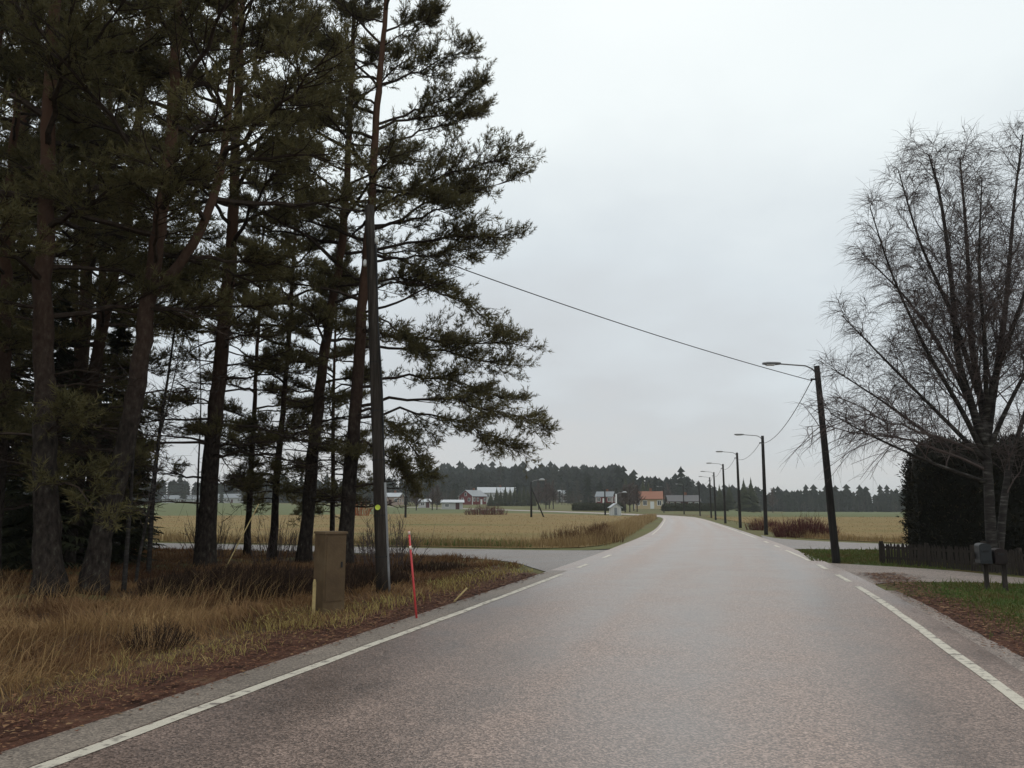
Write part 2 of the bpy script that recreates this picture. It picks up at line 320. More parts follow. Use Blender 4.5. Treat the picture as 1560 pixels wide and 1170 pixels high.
# main road: centre line and half width between the edge lines
def from_lat(l, Y): s = (Y+.286*l)/.958; return (s*.286+l*.958, Y)
cl = [from_lat(-1.12, y) for y in (-60, -30, -10, 5, 18)]+[from_lat(-1.6, 31), from_lat(-2.6, 46), from_lat(-4.8, 71), from_lat(-8.5, 108), (25.8, 128), (24.6, 147), (19, 170), (7, 197), (-10, 226), (-40, 262), (-90, 300)]
hwk = [3.32, 3.32, 3.32, 3.32, 3.32, 3.05, 2.75, 2.5, 2.25]+[2.3]*7
CL = catmull([(a, b, h) for (a, b), h in zip(cl, hwk)], 14); HW = CL[:, 2]; CL = CL[:, :2]
dd = np.gradient(CL, axis=0); dd /= np.hypot(*dd.T)[:, None]; NR = np.stack([dd[:, 1], -dd[:, 0]], 1)      # right-hand normal
extra = .55-.3*ss(30, 60, CL[:, 1])
ROAD_L = CL-NR*(HW+extra)[:, None]; ROAD_R = CL+NR*(HW+.42)[:, None]
road = ribbon('road', ROAD_L, ROAD_R, .024, M['asphalt'], 30, 'reddish grey asphalt road bending left towards the houses')
def mark(name, off, y0, y1, wdt=.13):
    sel = []; Yv = CL[:, 1]
    f = np.linspace(y0, y1, max(3, int(abs(y1-y0)/.7)+2)); k = np.argmax(Yv) if Yv.argmax() < len(Yv)-1 else len(Yv)
    k = int(np.searchsorted(Yv[:150], 120)) if len(Yv) > 150 else len(Yv)
    c = np.stack([np.interp(f, Yv[:k], CL[:k, 0]), f], 1); nr = np.stack([np.interp(f, Yv[:k], NR[:k, 0]), np.interp(f, Yv[:k], NR[:k, 1])], 1); hw = np.interp(f, Yv[:k], HW[:k])
    a = c+nr*((off*hw)-wdt/2)[:, None]; b = c+nr*((off*hw)+wdt/2)[:, None]
    # slightly ragged paint edges
    a += nr*rng.normal(0, .006, len(f))[:, None]; b += nr*rng.normal(0, .006, len(f))[:, None]
    return ribbon(name, a, b, .029, M['paint'], 3, parent=road)
mark('edge_line', -1, -20, 18.7); mark('edge_line', -1, 46, 112, .07)
mark('edge_line', 1, -20, 17.6); mark('edge_line', 1, 25.2, 30.9, .12); mark('edge_line', 1, 42, 110, .10)
for a, b in ((18.6, 20.4), (22.0, 23.6), (33, 34.5), (37, 38.5)): mark('dash_line', 1, a, b, .12)
for a, b in ((20.8, 22.2), (25.0, 26.6)): mark('dash_line', -1, a, b, .12)

k = (CL[:, 1] > -22) & (CL[:, 1] < 20); q = rng.normal(0, .02, k.sum())[:, None]
ribbon('road_shoulder', ROAD_L[k]+NR[k]*(.005+np.abs(q)), CL[k]-NR[k]*(HW[k]+.09)[:, None], .0275, M['shoulder'], 4, 'smooth grey asphalt shoulder outside the left edge line')
ribbon('side_road', resample(catmull(SIDE_U, 10), 90), resample(catmull(SIDE_L, 10), 90), .017, M['asphalt_side'], 14, 'narrow asphalt side road running left behind the pines')
R2U = [(80, 31), (45, 31.2), (24, 32.4), (17.4, 35), (14.2, 40.2), (14.6, 46)]
R2L = [(80, 25.5), (45, 26.2), (22, 28), (14.4, 30.6), (10.6, 31.2), (9.6, 28.5)]
ribbon('side_road', resample(catmull(R2U, 8), 60), resample(catmull(R2L, 8), 60), .017, M['asphalt_side'], 14, 'pale side road running right past the lamp post and behind the hedge')
DRU = [(8.0, 25.2), (10.3, 22.7), (11.6, 20.9), (12.1, 18.8), (13.0, 16.5), (15, 13)]
DRL = [(7.2, 15.4), (8.1, 17.45), (9.9, 17.75), (11.3, 17.2), (12.0, 15.4), (13.2, 12)]
ribbon('driveway', resample(catmull(DRU, 10), 60), resample(catmull(DRL, 10), 60), .016, M['gravel'], 14, 'pinkish gravel driveway between the picket fence and the grass corner')

# fields
FLB = resample(catmull([(-120, 77), (-70, 57), (-16.3, 37.4), (-4.8, 33.4), (1.0, 31.7), (3.0, 32.6), (4.5, 36), (6.2, 43), (12, 70.8), (19.5, 106), (21.6, 122)], 8), 120)
FLT = resample(catmull([(-190, 120), (-110, 130), (-60, 135), (-30, 155), (-8, 172), (4, 168), (11, 158), (15, 148), (18, 138), (20.5, 128)], 8), 120)
ribbon('field', FLB, FLT, .03, M['stubble'], 60, 'ochre stubble field left of the road bend', 1.7)
FRB = resample(catmull([(90, 32.2), (45, 32.4), (24.5, 33.6), (18.2, 36.2), (15.6, 41.5), (16.0, 47), (18.4, 56), (22.4, 72), (28.6, 108), (30, 122)], 8), 100)
FRT = resample(catmull([(150, 55), (115, 85), (90, 105), (75, 112), (62, 116), (54, 120), (46, 122), (41, 124), (36, 126), (33, 128)], 8), 100)
ribbon('field', FRB, FRT, .03, M['stubble'], 50, 'ochre grass field right of the road behind the lamp posts', 1.6)
CLT = resample(catmull([(-420, 240), (-260, 330), (-150, 380), (-80, 300), (-40, 260), (-10, 215), (2, 190), (12, 172), (16, 155), (19, 140)], 8), 120)
ribbon('crop_field', FLT, CLT, .028, M['crop'], 40, 'green winter crop beyond the stubble in front of the houses', 1.3)
CRT = resample(catmull([(420, 110), (350, 260), (280, 340), (220, 390), (170, 410), (130, 420), (100, 410), (80, 350), (60, 250), (48, 190)], 8), 100)
ribbon('crop_field', FRT, CRT, .028, M['crop'], 40, 'green crop strip in front of the dark right-hand woods', 1.3)

# verges
def off_line(base, y0, y1, o0, o1, n=90, side=-1, jag=.0):
    k = (CL[:, 1] >= y0) & (CL[:, 1] <= y1) & (np.arange(len(CL)) < 150)
    b = (ROAD_L if side < 0 else ROAD_R)[k]; nr = NR[k]
    b = resample(b, n); i = np.linspace(0, k.sum()-1, n).astype(int); nr = nr[i]
    j = jag*np.cumsum(rng.normal(size=n)); j = j-np.linspace(j[0], j[-1], n); j = np.clip(j, -.3, .3)
    return b+side*nr*o0, b+side*nr*(o1+j)[:, None]
a, b = off_line(0, -20, 19.5, -.15, 1.15, 120, -1, .05); ribbon('leaf_litter', a, b, .012, M['litter'], 8, 'red brown leaf litter along the left edge of the road')
vx = np.linspace(-34, 1.2, 80)
k = (CL[:, 1] > -20) & (CL[:, 1] < 19.5); rl = resample(ROAD_L[k]-NR[k]*.55, 60)
vb = resample(np.array([(-60, -10), (-60, 20), (-50, 42), (-14.3, 31.4), (-4.2, 27.0), (-2.2, 25.6), (-.6, 23.4), (.2, 20.4), (.3, 19.6)]), 60)
ribbon('verge', rl, vb, .008, M['soil'], 50, 'brown mossy forest floor between the road and the pines', 1.2)
a, b = off_line(0, -20, 17.2, -.2, .22, 110, 1, .02); ribbon('gravel_shoulder', a, b, .013, M['gravel'], 6, 'pinkish gravel shoulder along the right edge of the road')
a, b = off_line(0, -20, 17.0, .1, 1.15, 110, 1, .05); ribbon('leaf_litter', a, b, .010, M['litter'], 8, 'rusty leaf litter along the right edge of the road')
lw = resample(np.array([(1.5, -20), (4.0, 2), (5.2, 6), (6.6, 11), (7.7, 15.6), (8.3, 17.2)]), 50); lw2 = resample(np.array([(30, -20), (25, 2), (20, 8), (14, 11.5), (12.2, 15), (11.2, 17.0), (9.9, 17.6), (8.5, 17.35)]), 50)
ribbon('lawn', lw, lw2, .006, M['lawn'], 30, 'mown grass corner under the mailboxes')
l3 = resample(np.array([(8.9, 25.4), (9.6, 28.3), (10.8, 30.9), (14.4, 30.3)]), 30); l4 = resample(np.array([(8.6, 25.0), (10.3, 22.9), (11.7, 21.2), (12.4, 19.5), (17, 21), (22, 27)]), 30)
ribbon('lawn', l3, l4, .007, M['lawn'], 20, 'grass strip at the foot of the first lamp post')

# ------------------------------------------------------------------ grass (uncountable)
def pts_in(n, x0, x1, y0, y1): return rng.uniform(x0, x1, n), rng.uniform(y0, y1, n)
def fnoise(x, y, s, seed=0):
    g = np.zeros_like(x); r_ = np.random.default_rng(seed)
    for k in range(6):
        a = r_.uniform(0, 6.28); f = s*(1.0+.6*k); g += np.sin(x*f*math.cos(a)+y*f*math.sin(a)+r_.uniform(0, 6.28))/(1+.4*k)
    return np.clip(.5+g*.22, 0, 1)
def grass_left():
    mb = MB(); my = MB()
    x, y = pts_in(900000, -30, 2, 1, 36)
    d = np.hypot(x, y); l = lat(x, y); az = np.degrees(np.arctan2(x, y))
    e = -l-5.05                                            # metres from the asphalt
    ok = (az > -44) & (e > .3) & (y < side_low(x)-.4) & (d > 3.5)
    dens = np.minimum(1, (9/d)**1.25)*ss(.35, 1.0, e+rng.normal(0, .2, len(x))+.5*(fnoise(x, y, 1.7, 77)-.5))
    ok &= rng.random(len(x)) < dens*.8
    x, y, d, e = x[ok], y[ok], d[ok], e[ok]; n = len(x)
    n1 = fnoise(x, y, 1.1, 3); n2 = fnoise(x, y, 2.6, 4)
    yel = rng.random(n) < .8*(1-ss(.7, 1.9, e+(n1-.5)*1.4))
    tall = ss(1.2, 3.0, e)*(1-.62*ss(11, 19, d))
    h = (.10+.12*rng.random(n))*(1-tall)+tall*(.12+.50*n2**1.6*rng.random(n)+.14*rng.random(n))
    h *= np.where(fnoise(x, y, .8, 9) > .64, .55, 1)
    w_ = (.0045+.005*rng.random(n))*np.maximum(1, d/8)
    lean = np.clip(rng.normal(.55, .4, n)+1.0*fnoise(x, y, 2.2, 41)**2, .05, 1.8); a = 9*fnoise(x, y, .9, 42)+rng.normal(0, .7, n)
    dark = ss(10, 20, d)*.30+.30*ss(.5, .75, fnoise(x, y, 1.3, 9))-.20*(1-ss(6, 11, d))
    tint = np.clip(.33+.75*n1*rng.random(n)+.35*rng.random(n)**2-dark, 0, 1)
    q = ~yel
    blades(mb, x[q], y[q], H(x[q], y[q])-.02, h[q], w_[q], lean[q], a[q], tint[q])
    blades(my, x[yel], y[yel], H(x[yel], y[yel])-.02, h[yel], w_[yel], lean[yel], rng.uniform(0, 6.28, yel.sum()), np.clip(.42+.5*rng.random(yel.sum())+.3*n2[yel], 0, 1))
    # long pale culms and seed heads, leaning
    x, y = pts_in(6500, -14, -1, 4, 15); e = -lat(x, y)-5.05; ok = (e > 1.6) & (fnoise(x, y, 1.0, 5) > .45); x, y = x[ok], y[ok]; n = len(x)
    blades(mb, x, y, H(x, y), rng.uniform(.35, .75, n), rng.uniform(.004, .008, n), np.clip(rng.normal(.6, .25, n), .1, 1.2), rng.normal(R(40), 1.2, n), rng.uniform(.6, 1, n))
    tag(mb.build('dry_grass', M['grass_dry']), 'tall dry brown grass in front of and under the pines', 'grass', kind='stuff')
    tag(my.build('roadside_grass', M['grass_yellow']), 'short yellow green grass fringe beside the left road edge', 'grass', kind='stuff')
grass_left()
def grass_right():
    mb = MB(); x, y = pts_in(260000, 3.5, 19, 4, 31); d = np.hypot(x, y); l = lat(x, y); az = np.degrees(np.arctan2(x, y))
    dl = np.interp(x, np.array(DRL)[:, 0], np.array(DRL)[:, 1])
    ok1 = (l > 3.55-.2*ss(11, 17, y)+rng.normal(0, .25, len(x))) & (y < np.where(x < 8.1, 17.2, dl)-.1) & (y < 17.7)
    ok2 = (y > np.interp(x, [8.0, 8.6, 10.3, 11.7], [27, 25.4, 23.1, 21.4])) & (x > 9.2+.0*x) & (y < 30.6) & (x < 16) & (l > 1.9)
    ok = (ok1 | ok2) & (az < 40)
    ok &= rng.random(len(x)) < np.minimum(1, (13/d)**1.0)
    x, y, d = x[ok], y[ok], d[ok]; n = len(x); l = lat(x, y)
    t = np.clip(.35*fnoise(x, y, 1.0, 11)+.4*rng.random(n)+.5*ss(3.4, 5.2, l)*(1-ss(13, 18, d))-.05*(d > 20), 0, 1)
    blades(mb, x, y, H(x, y), rng.uniform(.03, .10, n)*np.where(rng.random(n) < .05, 2.4, 1), rng.uniform(.008, .014, n)*np.maximum(1, d/11), np.clip(rng.normal(.5, .3, n), 0, 1), rng.uniform(0, 6.28, n), t)
    tag(mb.build('lawn_grass', M['grass_green']), 'short green and brown grass under the mailboxes and first lamp post', 'grass', kind='stuff')
grass_right()
def grass_fields():
    mb = MB()
    def strip(base, wd, n, hmin, hmax, side, y1=120, wmul=1.0):
        b = resample(base, 400); dv_ = np.gradient(b, axis=0); dv_ /= np.hypot(*dv_.T)[:, None]; nr = np.stack([-dv_[:, 1], dv_[:, 0]], 1)*side
        i = rng.integers(0, 400, n); o = np.abs(rng.normal(0, wd, n)); p = b[i]+nr[i]*o[:, None]+rng.normal(0, .15, (n, 2))
        d = np.hypot(*p.T); ok = rng.random(n) < np.minimum(1, 34/d); p, d, o = p[ok], d[ok], o[ok]; n = len(p)
        f = fnoise(p[:, 0], p[:, 1], .5, 21)
        h = rng.uniform(hmin, hmax, n)*(.55+.8*f)*np.maximum(.35, 1-o/(wd*4))
        blades(mb, p[:, 0], p[:, 1], H(*p.T), h, rng.uniform(.012, .022, n)*np.maximum(1, d/34)*wmul, np.clip(rng.normal(.3, .2, n), 0, 1), rng.uniform(0, 6.28, n), np.clip(.25+.65*rng.random(n)+.35*f-.1, 0, 1))
    k = FLB[:, 0] > -45
    strip(FLB[k], 1.6, 27000, .25, .75, 1)
    strip(FLB[(FLB[:, 0] > 3)], 1.3, 9000, .3, .85, 1)
    strip(FRB[(FRB[:, 0] < 40) & (FRB[:, 1] < 75)], 1.4, 17000, .2, .6, -1)
    # stubble across the fields, thinning with distance
    n = 32000; r_ = 34*np.exp(rng.random(n)*math.log(4.4)); a = rng.uniform(R(-34), R(36), n); x, y = r_*np.sin(a), r_*np.cos(a)
    yl = np.interp(x, FLB[:, 0], FLB[:, 1]); rl_ = np.interp(y, CL[:200, 1], CL[:200, 0])
    inl = (x < rl_-4) & (y > side_up(x)+1.2); inr = (x > rl_+4.5) & (y > np.interp(x, [14, 18, 24, 45], [42, 36.6, 34, 33]))
    ok = inl | inr; x, y, r_ = x[ok], y[ok], r_[ok]; n = len(x); f = fnoise(x, y, .25, 31)
    blades(mb, x, y, H(x, y), rng.uniform(.03, .08, n)*(1+r_/150), rng.uniform(.02, .03, n)*r_/34, np.clip(rng.normal(.4, .3, n), 0, 1), rng.uniform(0, 6.28, n), np.clip(.05+.45*f+.35*rng.random(n), 0, 1))
    tag(mb.build('field_grass', M['straw']), 'straw coloured tall grass and stubble along the field edges', 'grass', kind='stuff')
grass_fields()
def green_patch():
    mb = MB(); x = rng.normal(-2.6, 2.2, 9000); x = x[x < .8]; n = len(x); y = side_up(x)+1.6+np.abs(rng.normal(0, 2.4, n)); blades(mb, x, y, H(x, y), rng.uniform(.08, .22, n), rng.uniform(.014, .024, n), np.clip(rng.normal(.4, .2, n), 0, 1), rng.uniform(0, 6.28, n), np.clip(rng.normal(.75, .2, n), 0, 1))
    tag(mb.build('green_grass', M['grass_green']), 'patch of green grass in the stubble beside the side road', 'grass', kind='stuff')
green_patch()

def leaf_bits():
    mb = MB(); n = 16000; k = rng.random(n) < .6; Y = rng.uniform(3, 20, n)**1.0; cx = np.interp(Y, CL[:90, 1], CL[:90, 0])
    off = np.where(k, -3.9-np.abs(rng.normal(.35, .55, n)), 3.9+np.abs(rng.normal(.45, .3, n)))+rng.normal(0, .12, n)
    x = cx+off*1.045; y = Y-off*0; d = np.hypot(x, y); z = H(x, y)+.028+rng.uniform(0, .012, n); sz = rng.uniform(.012, .032, n)*np.maximum(1, d/10); a = rng.uniform(0, 6.28, n); b = a+rng.uniform(1.6, 2.6, n); c_ = a+rng.uniform(3.4, 4.6, n)
    V = np.stack([np.stack([x+np.cos(q)*sz*m_, y+np.sin(q)*sz*m_, z+rng.uniform(0, .012, n)], 1) for q, m_ in ((a, 1.3), (b, .7), (c_, .8))], 1).reshape(-1, 3)
    mb.add(V, np.arange(len(V)).reshape(-1, 3), np.repeat(rng.random(n), 3)); tag(mb.build('fallen_leaves', M['leaf']), 'rust and tan fallen leaves scattered along both road edges', 'leaves', kind='stuff')
leaf_bits()

# ------------------------------------------------------------------ pines
def shoot_template(k, seed, spread=(35, 80)):
    r_ = np.random.default_rng(seed); V = []
    for i in range(k):
        u = r_.uniform(.0, .95); ph = i*2.399+r_.uniform(-.4, .4); a = R(r_.uniform(*spread))*(1-.45*u)
        rad = np.array([math.cos(ph), math.sin(ph), 0]); dr = rad*math.sin(a)+np.array([0, 0, math.cos(a)])
        L_ = r_.uniform(.36, .56); sd = np.cross(dr, r_.normal(size=3)); sd /= np.linalg.norm(sd); b = np.array([0, 0, u])
        V += [b-sd*.042, b+sd*.042, b+dr*L_]
    return np.array(V)
SHOOT = [shoot_template(12, s) for s in range(4)]
def add_shoots(mb, p, d, L_, tint):
    n = len(p)
    if n == 0: return
    d, a, b = frames(d); ph = rng.uniform(0, 6.28, n); c, s = np.cos(ph)[:, None], np.sin(ph)[:, None]
    a2 = a*c+b*s; b2 = -a*s+b*c
    for q in range(4):
        m = np.arange(n) % 4 == q; tv = SHOOT[q]; k = len(tv)
        V = p[m][:, None]+(a2[m][:, None]*tv[None, :, 0:1]+b2[m][:, None]*tv[None, :, 1:2]+d[m][:, None]*tv[None, :, 2:3])*L_[m][:, None, None]
        T = np.arange(m.sum()*k).reshape(-1, 3)
        mb.add(V.reshape(-1, 3), T, np.repeat(tint[m], k))

def bez(a, b, c, n=9):
    t = np.linspace(0, 1, n)[:, None]; return a*(1-t)**2+2*b*t*(1-t)+c*t*t
def limb(wood, leaf, pts, r0, live=1.0, nsub=11, spread=1.0, size=1.0, bare=.25, droop=0.0):
    """one limb along a polyline with side branches, twigs and upturned needle shoots"""
    n = len(pts); L_ = np.linalg.norm(np.diff(pts, axis=0), axis=1).sum(); pts = pts.copy()
    pts[1:-1] += rng.normal(0, .012*L_, (n-2, 3)); tube(wood, pts, np.linspace(r0, r0*.22, n), 5, cap=False)
    ts = np.sort(np.clip(bare+(1-bare)*rng.random(nsub)**.85, 0, .99)); ts[-1] = .98
    S0, D0, LN = [], [], []
    for i, t in enumerate(ts):
        f = t*(n-1); k = min(int(f), n-2); p = pts[k]*(1-(f-k))+pts[k+1]*(f-k); d = pts[k+1]-pts[k]; d /= np.linalg.norm(d)
        h = np.cross(d, (0, 0, 1)); h /= np.linalg.norm(h)+1e-6
        sgn = 1 if i % 2 else -1; an = R(rng.uniform(18, 68)) if t < .95 else R(rng.uniform(-12, 12))
        v = d*math.cos(an)+h*sgn*math.sin(an)*spread+np.array([0, 0, rng.uniform(-.12, .38)-droop]); v /= np.linalg.norm(v)
        S0.append(p); D0.append(v); LN.append(L_*rng.uniform(.16, .32)*(1.15-.5*t)*size+.15)
    S0, D0, LN = np.array(S0), np.array(D0), np.array(LN)
    mid = S0+D0*(LN*.55)[:, None]; end = S0+D0*LN[:, None]+np.array([0, 0, 1.])*(LN*rng.uniform(-.06, .2, len(LN)))[:, None]
    segs(wood, S0, mid, r0*.30, r0*.20, 3); segs(wood, mid, end, r0*.20, .006, 3)
    # twigs
    per = 7; m = len(S0)*per; u = np.tile(np.linspace(.32, 1, per), len(S0))+rng.uniform(-.06, .06, m); u = np.clip(u, .1, 1)
    s = np.repeat(S0, per, 0); e = np.repeat(end, per, 0); md = np.repeat(mid, per, 0)
    p = np.where((u < .55)[:, None], s+(md-s)*(u/.55)[:, None], md+(e-md)*((u-.55)/.45)[:, None])
    dr = np.repeat(D0, per, 0)+rng.normal(0, .62, (m, 3))*np.array([1, 1, .6])+np.array([0, 0, .12]); dr /= np.linalg.norm(dr, axis=1, keepdims=True)
    tl = rng.uniform(.18, .5, m)*np.repeat(np.clip(LN/1.0, .6, 1.3), per)
    q = p+dr*tl[:, None]; segs(wood, p, q, .008, .004, 3)
    if live > 0:
        reps = 4; k = m*reps; v = np.tile(np.array([.2, .5, .78, 1.0]), m)+rng.uniform(-.12, .05, k)
        pp = np.repeat(p, reps, 0)+np.repeat(dr*tl[:, None], reps, 0)*v[:, None]
        sd = np.repeat(dr, reps, 0)*.7+rng.normal(0, .42, (k, 3))+np.array([0, 0, .55-droop])
        keep = rng.random(k) < live
        add_shoots(leaf, pp[keep], sd[keep], rng.uniform(.17, .32, keep.sum()), np.clip(rng.normal(.5, .22, keep.sum()), 0, 1))

def at_h(sp, z):
    return np.array([np.interp(z, sp[:, 2], sp[:, i]) for i in range(3)])
def pine(label, pix, Y, r0, zc, nl, Lmax, ndead=8, custom=(), group='pines on the roadside corner', ztop=None, fork=None, bias=None, live=.84, Lmin=.9, dead_len=(.8, 2.4), nsub=13, lowlive=0):
    raw = np.array([P(px, py, Y) for px, py in pix]); base = raw[0].copy(); base[2] = float(H(base[0], base[1]))
    raw[0] = base-np.array([0, 0, .12]); sp_ = catmull(raw, 6); zt = sp_[-1, 2]
    t = (sp_[:, 2]-sp_[0, 2])/(zt-sp_[0, 2]); rad = r0*(1-.80*t**.9)+.5*r0*np.exp(-np.maximum(0, sp_[:, 2]-base[2])/.35)
    o = empty('pine_tree', base, label, 'pine', group)
    tr = MB(); wood = MB(); leaf = MB()
    sp_[1:] += np.stack([rng.normal(0, .012, len(sp_)-1)]*2+[np.zeros(len(sp_)-1)], 1)
    tube(tr, sp_, rad, 14, wob=.045)
    spines = [(sp_, zc, zt, nl, r0)]
    if fork is not None:
        fp = np.array([P(px, py, Y+dy) for px, py, dy in fork]); fp = catmull(fp, 6); tube(tr, fp, np.linspace(r0*.52, .05, len(fp)), 10, wob=.04); spines.append((fp, fp[3, 2], fp[-1, 2], int(nl*.55), r0*.5))
    for spn, a, b, cnt, rr in spines:
        for i in range(cnt):
            f = (i+rng.random())/cnt; z = a+(b-a)*f**.92; p = at_h(spn, z); an = i*2.399+rng.uniform(-.5, .5)
            if bias is not None and rng.random() < bias[1]: an = bias[0]+rng.normal(0, .7)
            L_ = (Lmax*(1-.72*max(0, f-.25)/.75)*rng.uniform(.6, 1.05))*(.62+.38*min(1, f/.2)); L_ = max(Lmin, L_)
            e = R(rng.uniform(-6, 14)+f*38); out = np.array([math.cos(an), math.sin(an), 0])
            tip = p+out*L_*math.cos(e)+np.array([0, 0, L_*math.sin(e)+rng.uniform(-.1, .25)*L_*.5])
            mid = p+out*L_*.5*math.cos(e)+np.array([0, 0, L_*.5*math.sin(e)+L_*rng.uniform(.0, .13)])
            limb(wood, leaf, bez(p, mid, tip), .022+.014*L_*(1-.4*f), live*rng.uniform(.75, 1), nsub)
    for i in range(ndead):                                   # bare dead lower branches
        z = base[2]+1.7+(zc-base[2]-1.2)*rng.random(); p = at_h(sp_, z); an = rng.uniform(0, 6.28) if i % 3 else rng.choice([0, math.pi])+rng.normal(0, .4); L_ = rng.uniform(*dead_len)
        out = np.array([math.cos(an), math.sin(an), 0]); tip = p+out*L_+np.array([0, 0, L_*rng.uniform(-.35, .2)]); mid = p+out*L_*.5+np.array([0, 0, L_*rng.uniform(.0, .18)])
        limb(wood, leaf, bez(p, mid, tip, 8), .013+.010*L_, 0 if i >= lowlive else .7, int(4+2*L_), size=.9)
    for (a, m_, c, rr, lv, ns, dy, dr_) in custom:           # limbs read off the photograph, at their own depth
        z = P(a[0], a[1], Y)[2]; p = at_h(sp_, z); mid = P(*m_, Y+dy*.5); tip = P(*c, Y+dy); mid = p+(mid-p)*.84; tip = p+(tip-p)*.84
        limb(wood, leaf, bez(p, 2*mid-.5*(p+tip), tip, 11), rr, lv, ns+5 if lv else ns, size=1.0 if lv else .5, bare=.28, droop=dr_)
    tr.build('trunk', M['pine_bark'], o, True, base); wood.build('limbs', M['limb_bark'], o, False, base)
    tag(leaf.build('crown', M['needles'], o, False, base), kind='stuff')
    return o

pA = pine('thick grey pine trunk with lichen furthest into the tall grass', [(76, 912), (70, 780), (68, 650), (68, 430), (74, 200), (84, 0), (95, -190), (100, -330)], 15.0, .245, 5.0, 38, 4.6, 8, bias=(R(180), .15), lowlive=4)
pB = pine('leaning reddish pine forking into two stems beside the grey trunk', [(138, 908), (160, 800), (186, 700), (212, 560), (228, 440), (246, 330), (262, 180), (272, 0), (278, -200), (282, -300)], 15.6, .225, 5.4, 34, 4.2, 9,
          fork=[(226, 455, 0), (275, 400, .1), (310, 340, .3), (338, 250, .5), (352, 120, .7), (360, 0, .8), (365, -80, .8)], lowlive=3)
pC = pine('dark straight pine with many dead side branches near the side road', [(312, 868), (318, 740), (329, 620), (341, 500), (351, 400), (358, 250), (365, 100), (370, -60), (374, -160)], 22.0, .27, 6.6, 38, 4.6, 36, dead_len=(1.0, 3.4), lowlive=10)
pD = pine('slim dark pine curving right behind the brown cabinet', [(462, 860), (473, 740), (487, 600), (504, 470), (521, 380), (529, 250), (536, 120), (541, -10), (545, -90)], 23.8, .21, 5.0, 32, 3.8, 28, lowlive=10)
rt = [  # start on trunk, middle, tip, radius, needles, side branches, depth drift, droop
    ((590, 70), (625, 45), (668, 18), .03, 1, 10, -.5, 0), ((580, 130), (650, 105), (722, 72), .045, 1, 14, -1, 0), ((575, 190), (660, 160), (748, 130), .05, 1, 15, .6, 0),
    ((573, 235), (670, 190), (745, 168), .045, 1, 15, 1.6, 0), ((568, 320), (690, 262), (806, 226), .06, 1, 20, -.6, 0), ((566, 345), (690, 300), (800, 268), .055, 1, 18, .8, 0),
    ((562, 385), (680, 362), (797, 352), .055, 1, 17, -.2, .05), ((562, 400), (670, 385), (770, 382), .045, 1, 14, 1.5, .1),
    ((556, 478), (650, 440), (721, 411), .045, 0, 3, -2.2, 0), ((560, 430), (670, 440), (775, 498), .04, .75, 13, .5, .25),
    ((553, 505), (690, 520), (833, 528), .06, 1, 19, -.4, .1), ((551, 530), (680, 535), (800, 560), .05, 1, 17, .7, .15), ((550, 590), (665, 570), (818, 610), .055, 1, 18, .2, .2),
    ((548, 620), (690, 608), (853, 640), .055, 1, 19, -.8, .25), ((546, 630), (680, 630), (822, 685), .05, 1, 18, .6, .3), ((545, 640), (610, 645), (668, 722), .05, 1, 15, -.6, .3), ((543, 670), (590, 690), (640, 742), .045, 1, 13, .4, .3),
    ((560, 440), (620, 420), (690, 440), .04, 1, 12, 1.0, .1), ((556, 480), (610, 500), (665, 560), .04, 1, 12, -1, .2), ((570, 280), (640, 300), (705, 310), .045, 1, 13, -1.5, .05)]
pE = pine('tall pine spreading long needled limbs out towards the road', [(522, 866), (534, 720), (545, 580), (553, 450), (566, 310), (573, 180), (584, 60), (592, -60), (596, -150)], 22.7, .23, 7.4, 34, 3.9, 12, custom=rt, bias=(R(180), .3))
pF = pine('thin young pine between the dark pine and the slim curved one', [(414, 852), (424, 700), (437, 560), (446, 430), (452, 300), (456, 200)], 26.0, .13, 4.6, 22, 2.6, 24, lowlive=10)
pG = pine('dim reddish pine behind the thick grey trunk', [(112, 862), (120, 650), (130, 480), (140, 250), (150, 40), (156, -80)], 23.2, .26, 5.5, 30, 4.2, 10, lowlive=4)
def place(src, loc, rz, sc, label, group):
    c = copy_tree(src); c.location = (loc[0], loc[1], float(H(*loc))); c.rotation_euler = (0, 0, rz); c.scale = (sc,)*3; tag(c, label, None, group); return c
GR = 'pines on the roadside corner'
BACK = 'background pine crowded in the dark stand at the far left'
for loc, src, rz, sc in (((-13.5, 18.5), pC, 2.1, .95), ((-16.5, 24.5), pC, 4.4, 1.0), ((-15, 28), pG, 1.0, .95), ((-20, 21), pG, 3.0, 1.0), ((-21.5, 29), pC, .6, 1.0), ((-11.6, 17.6), pD, 2.8, .85), ((-13.6, 12.5), pA, 2.4, .95), ((-12.2, 21.5), pD, .4, 1.0), ((-17.5, 31.5), pD, 3.6, 1.05)):
    place(src, loc, rz, sc, BACK, GR)
place(pF, (-9.3, 27.6), 2.0, .9, 'thin young pine behind the dark straight pine by the side road', GR)
place(pF, (-6.1, 26.6), 4.1, .72, 'small thin pine behind the slim curved pine by the side road', GR)

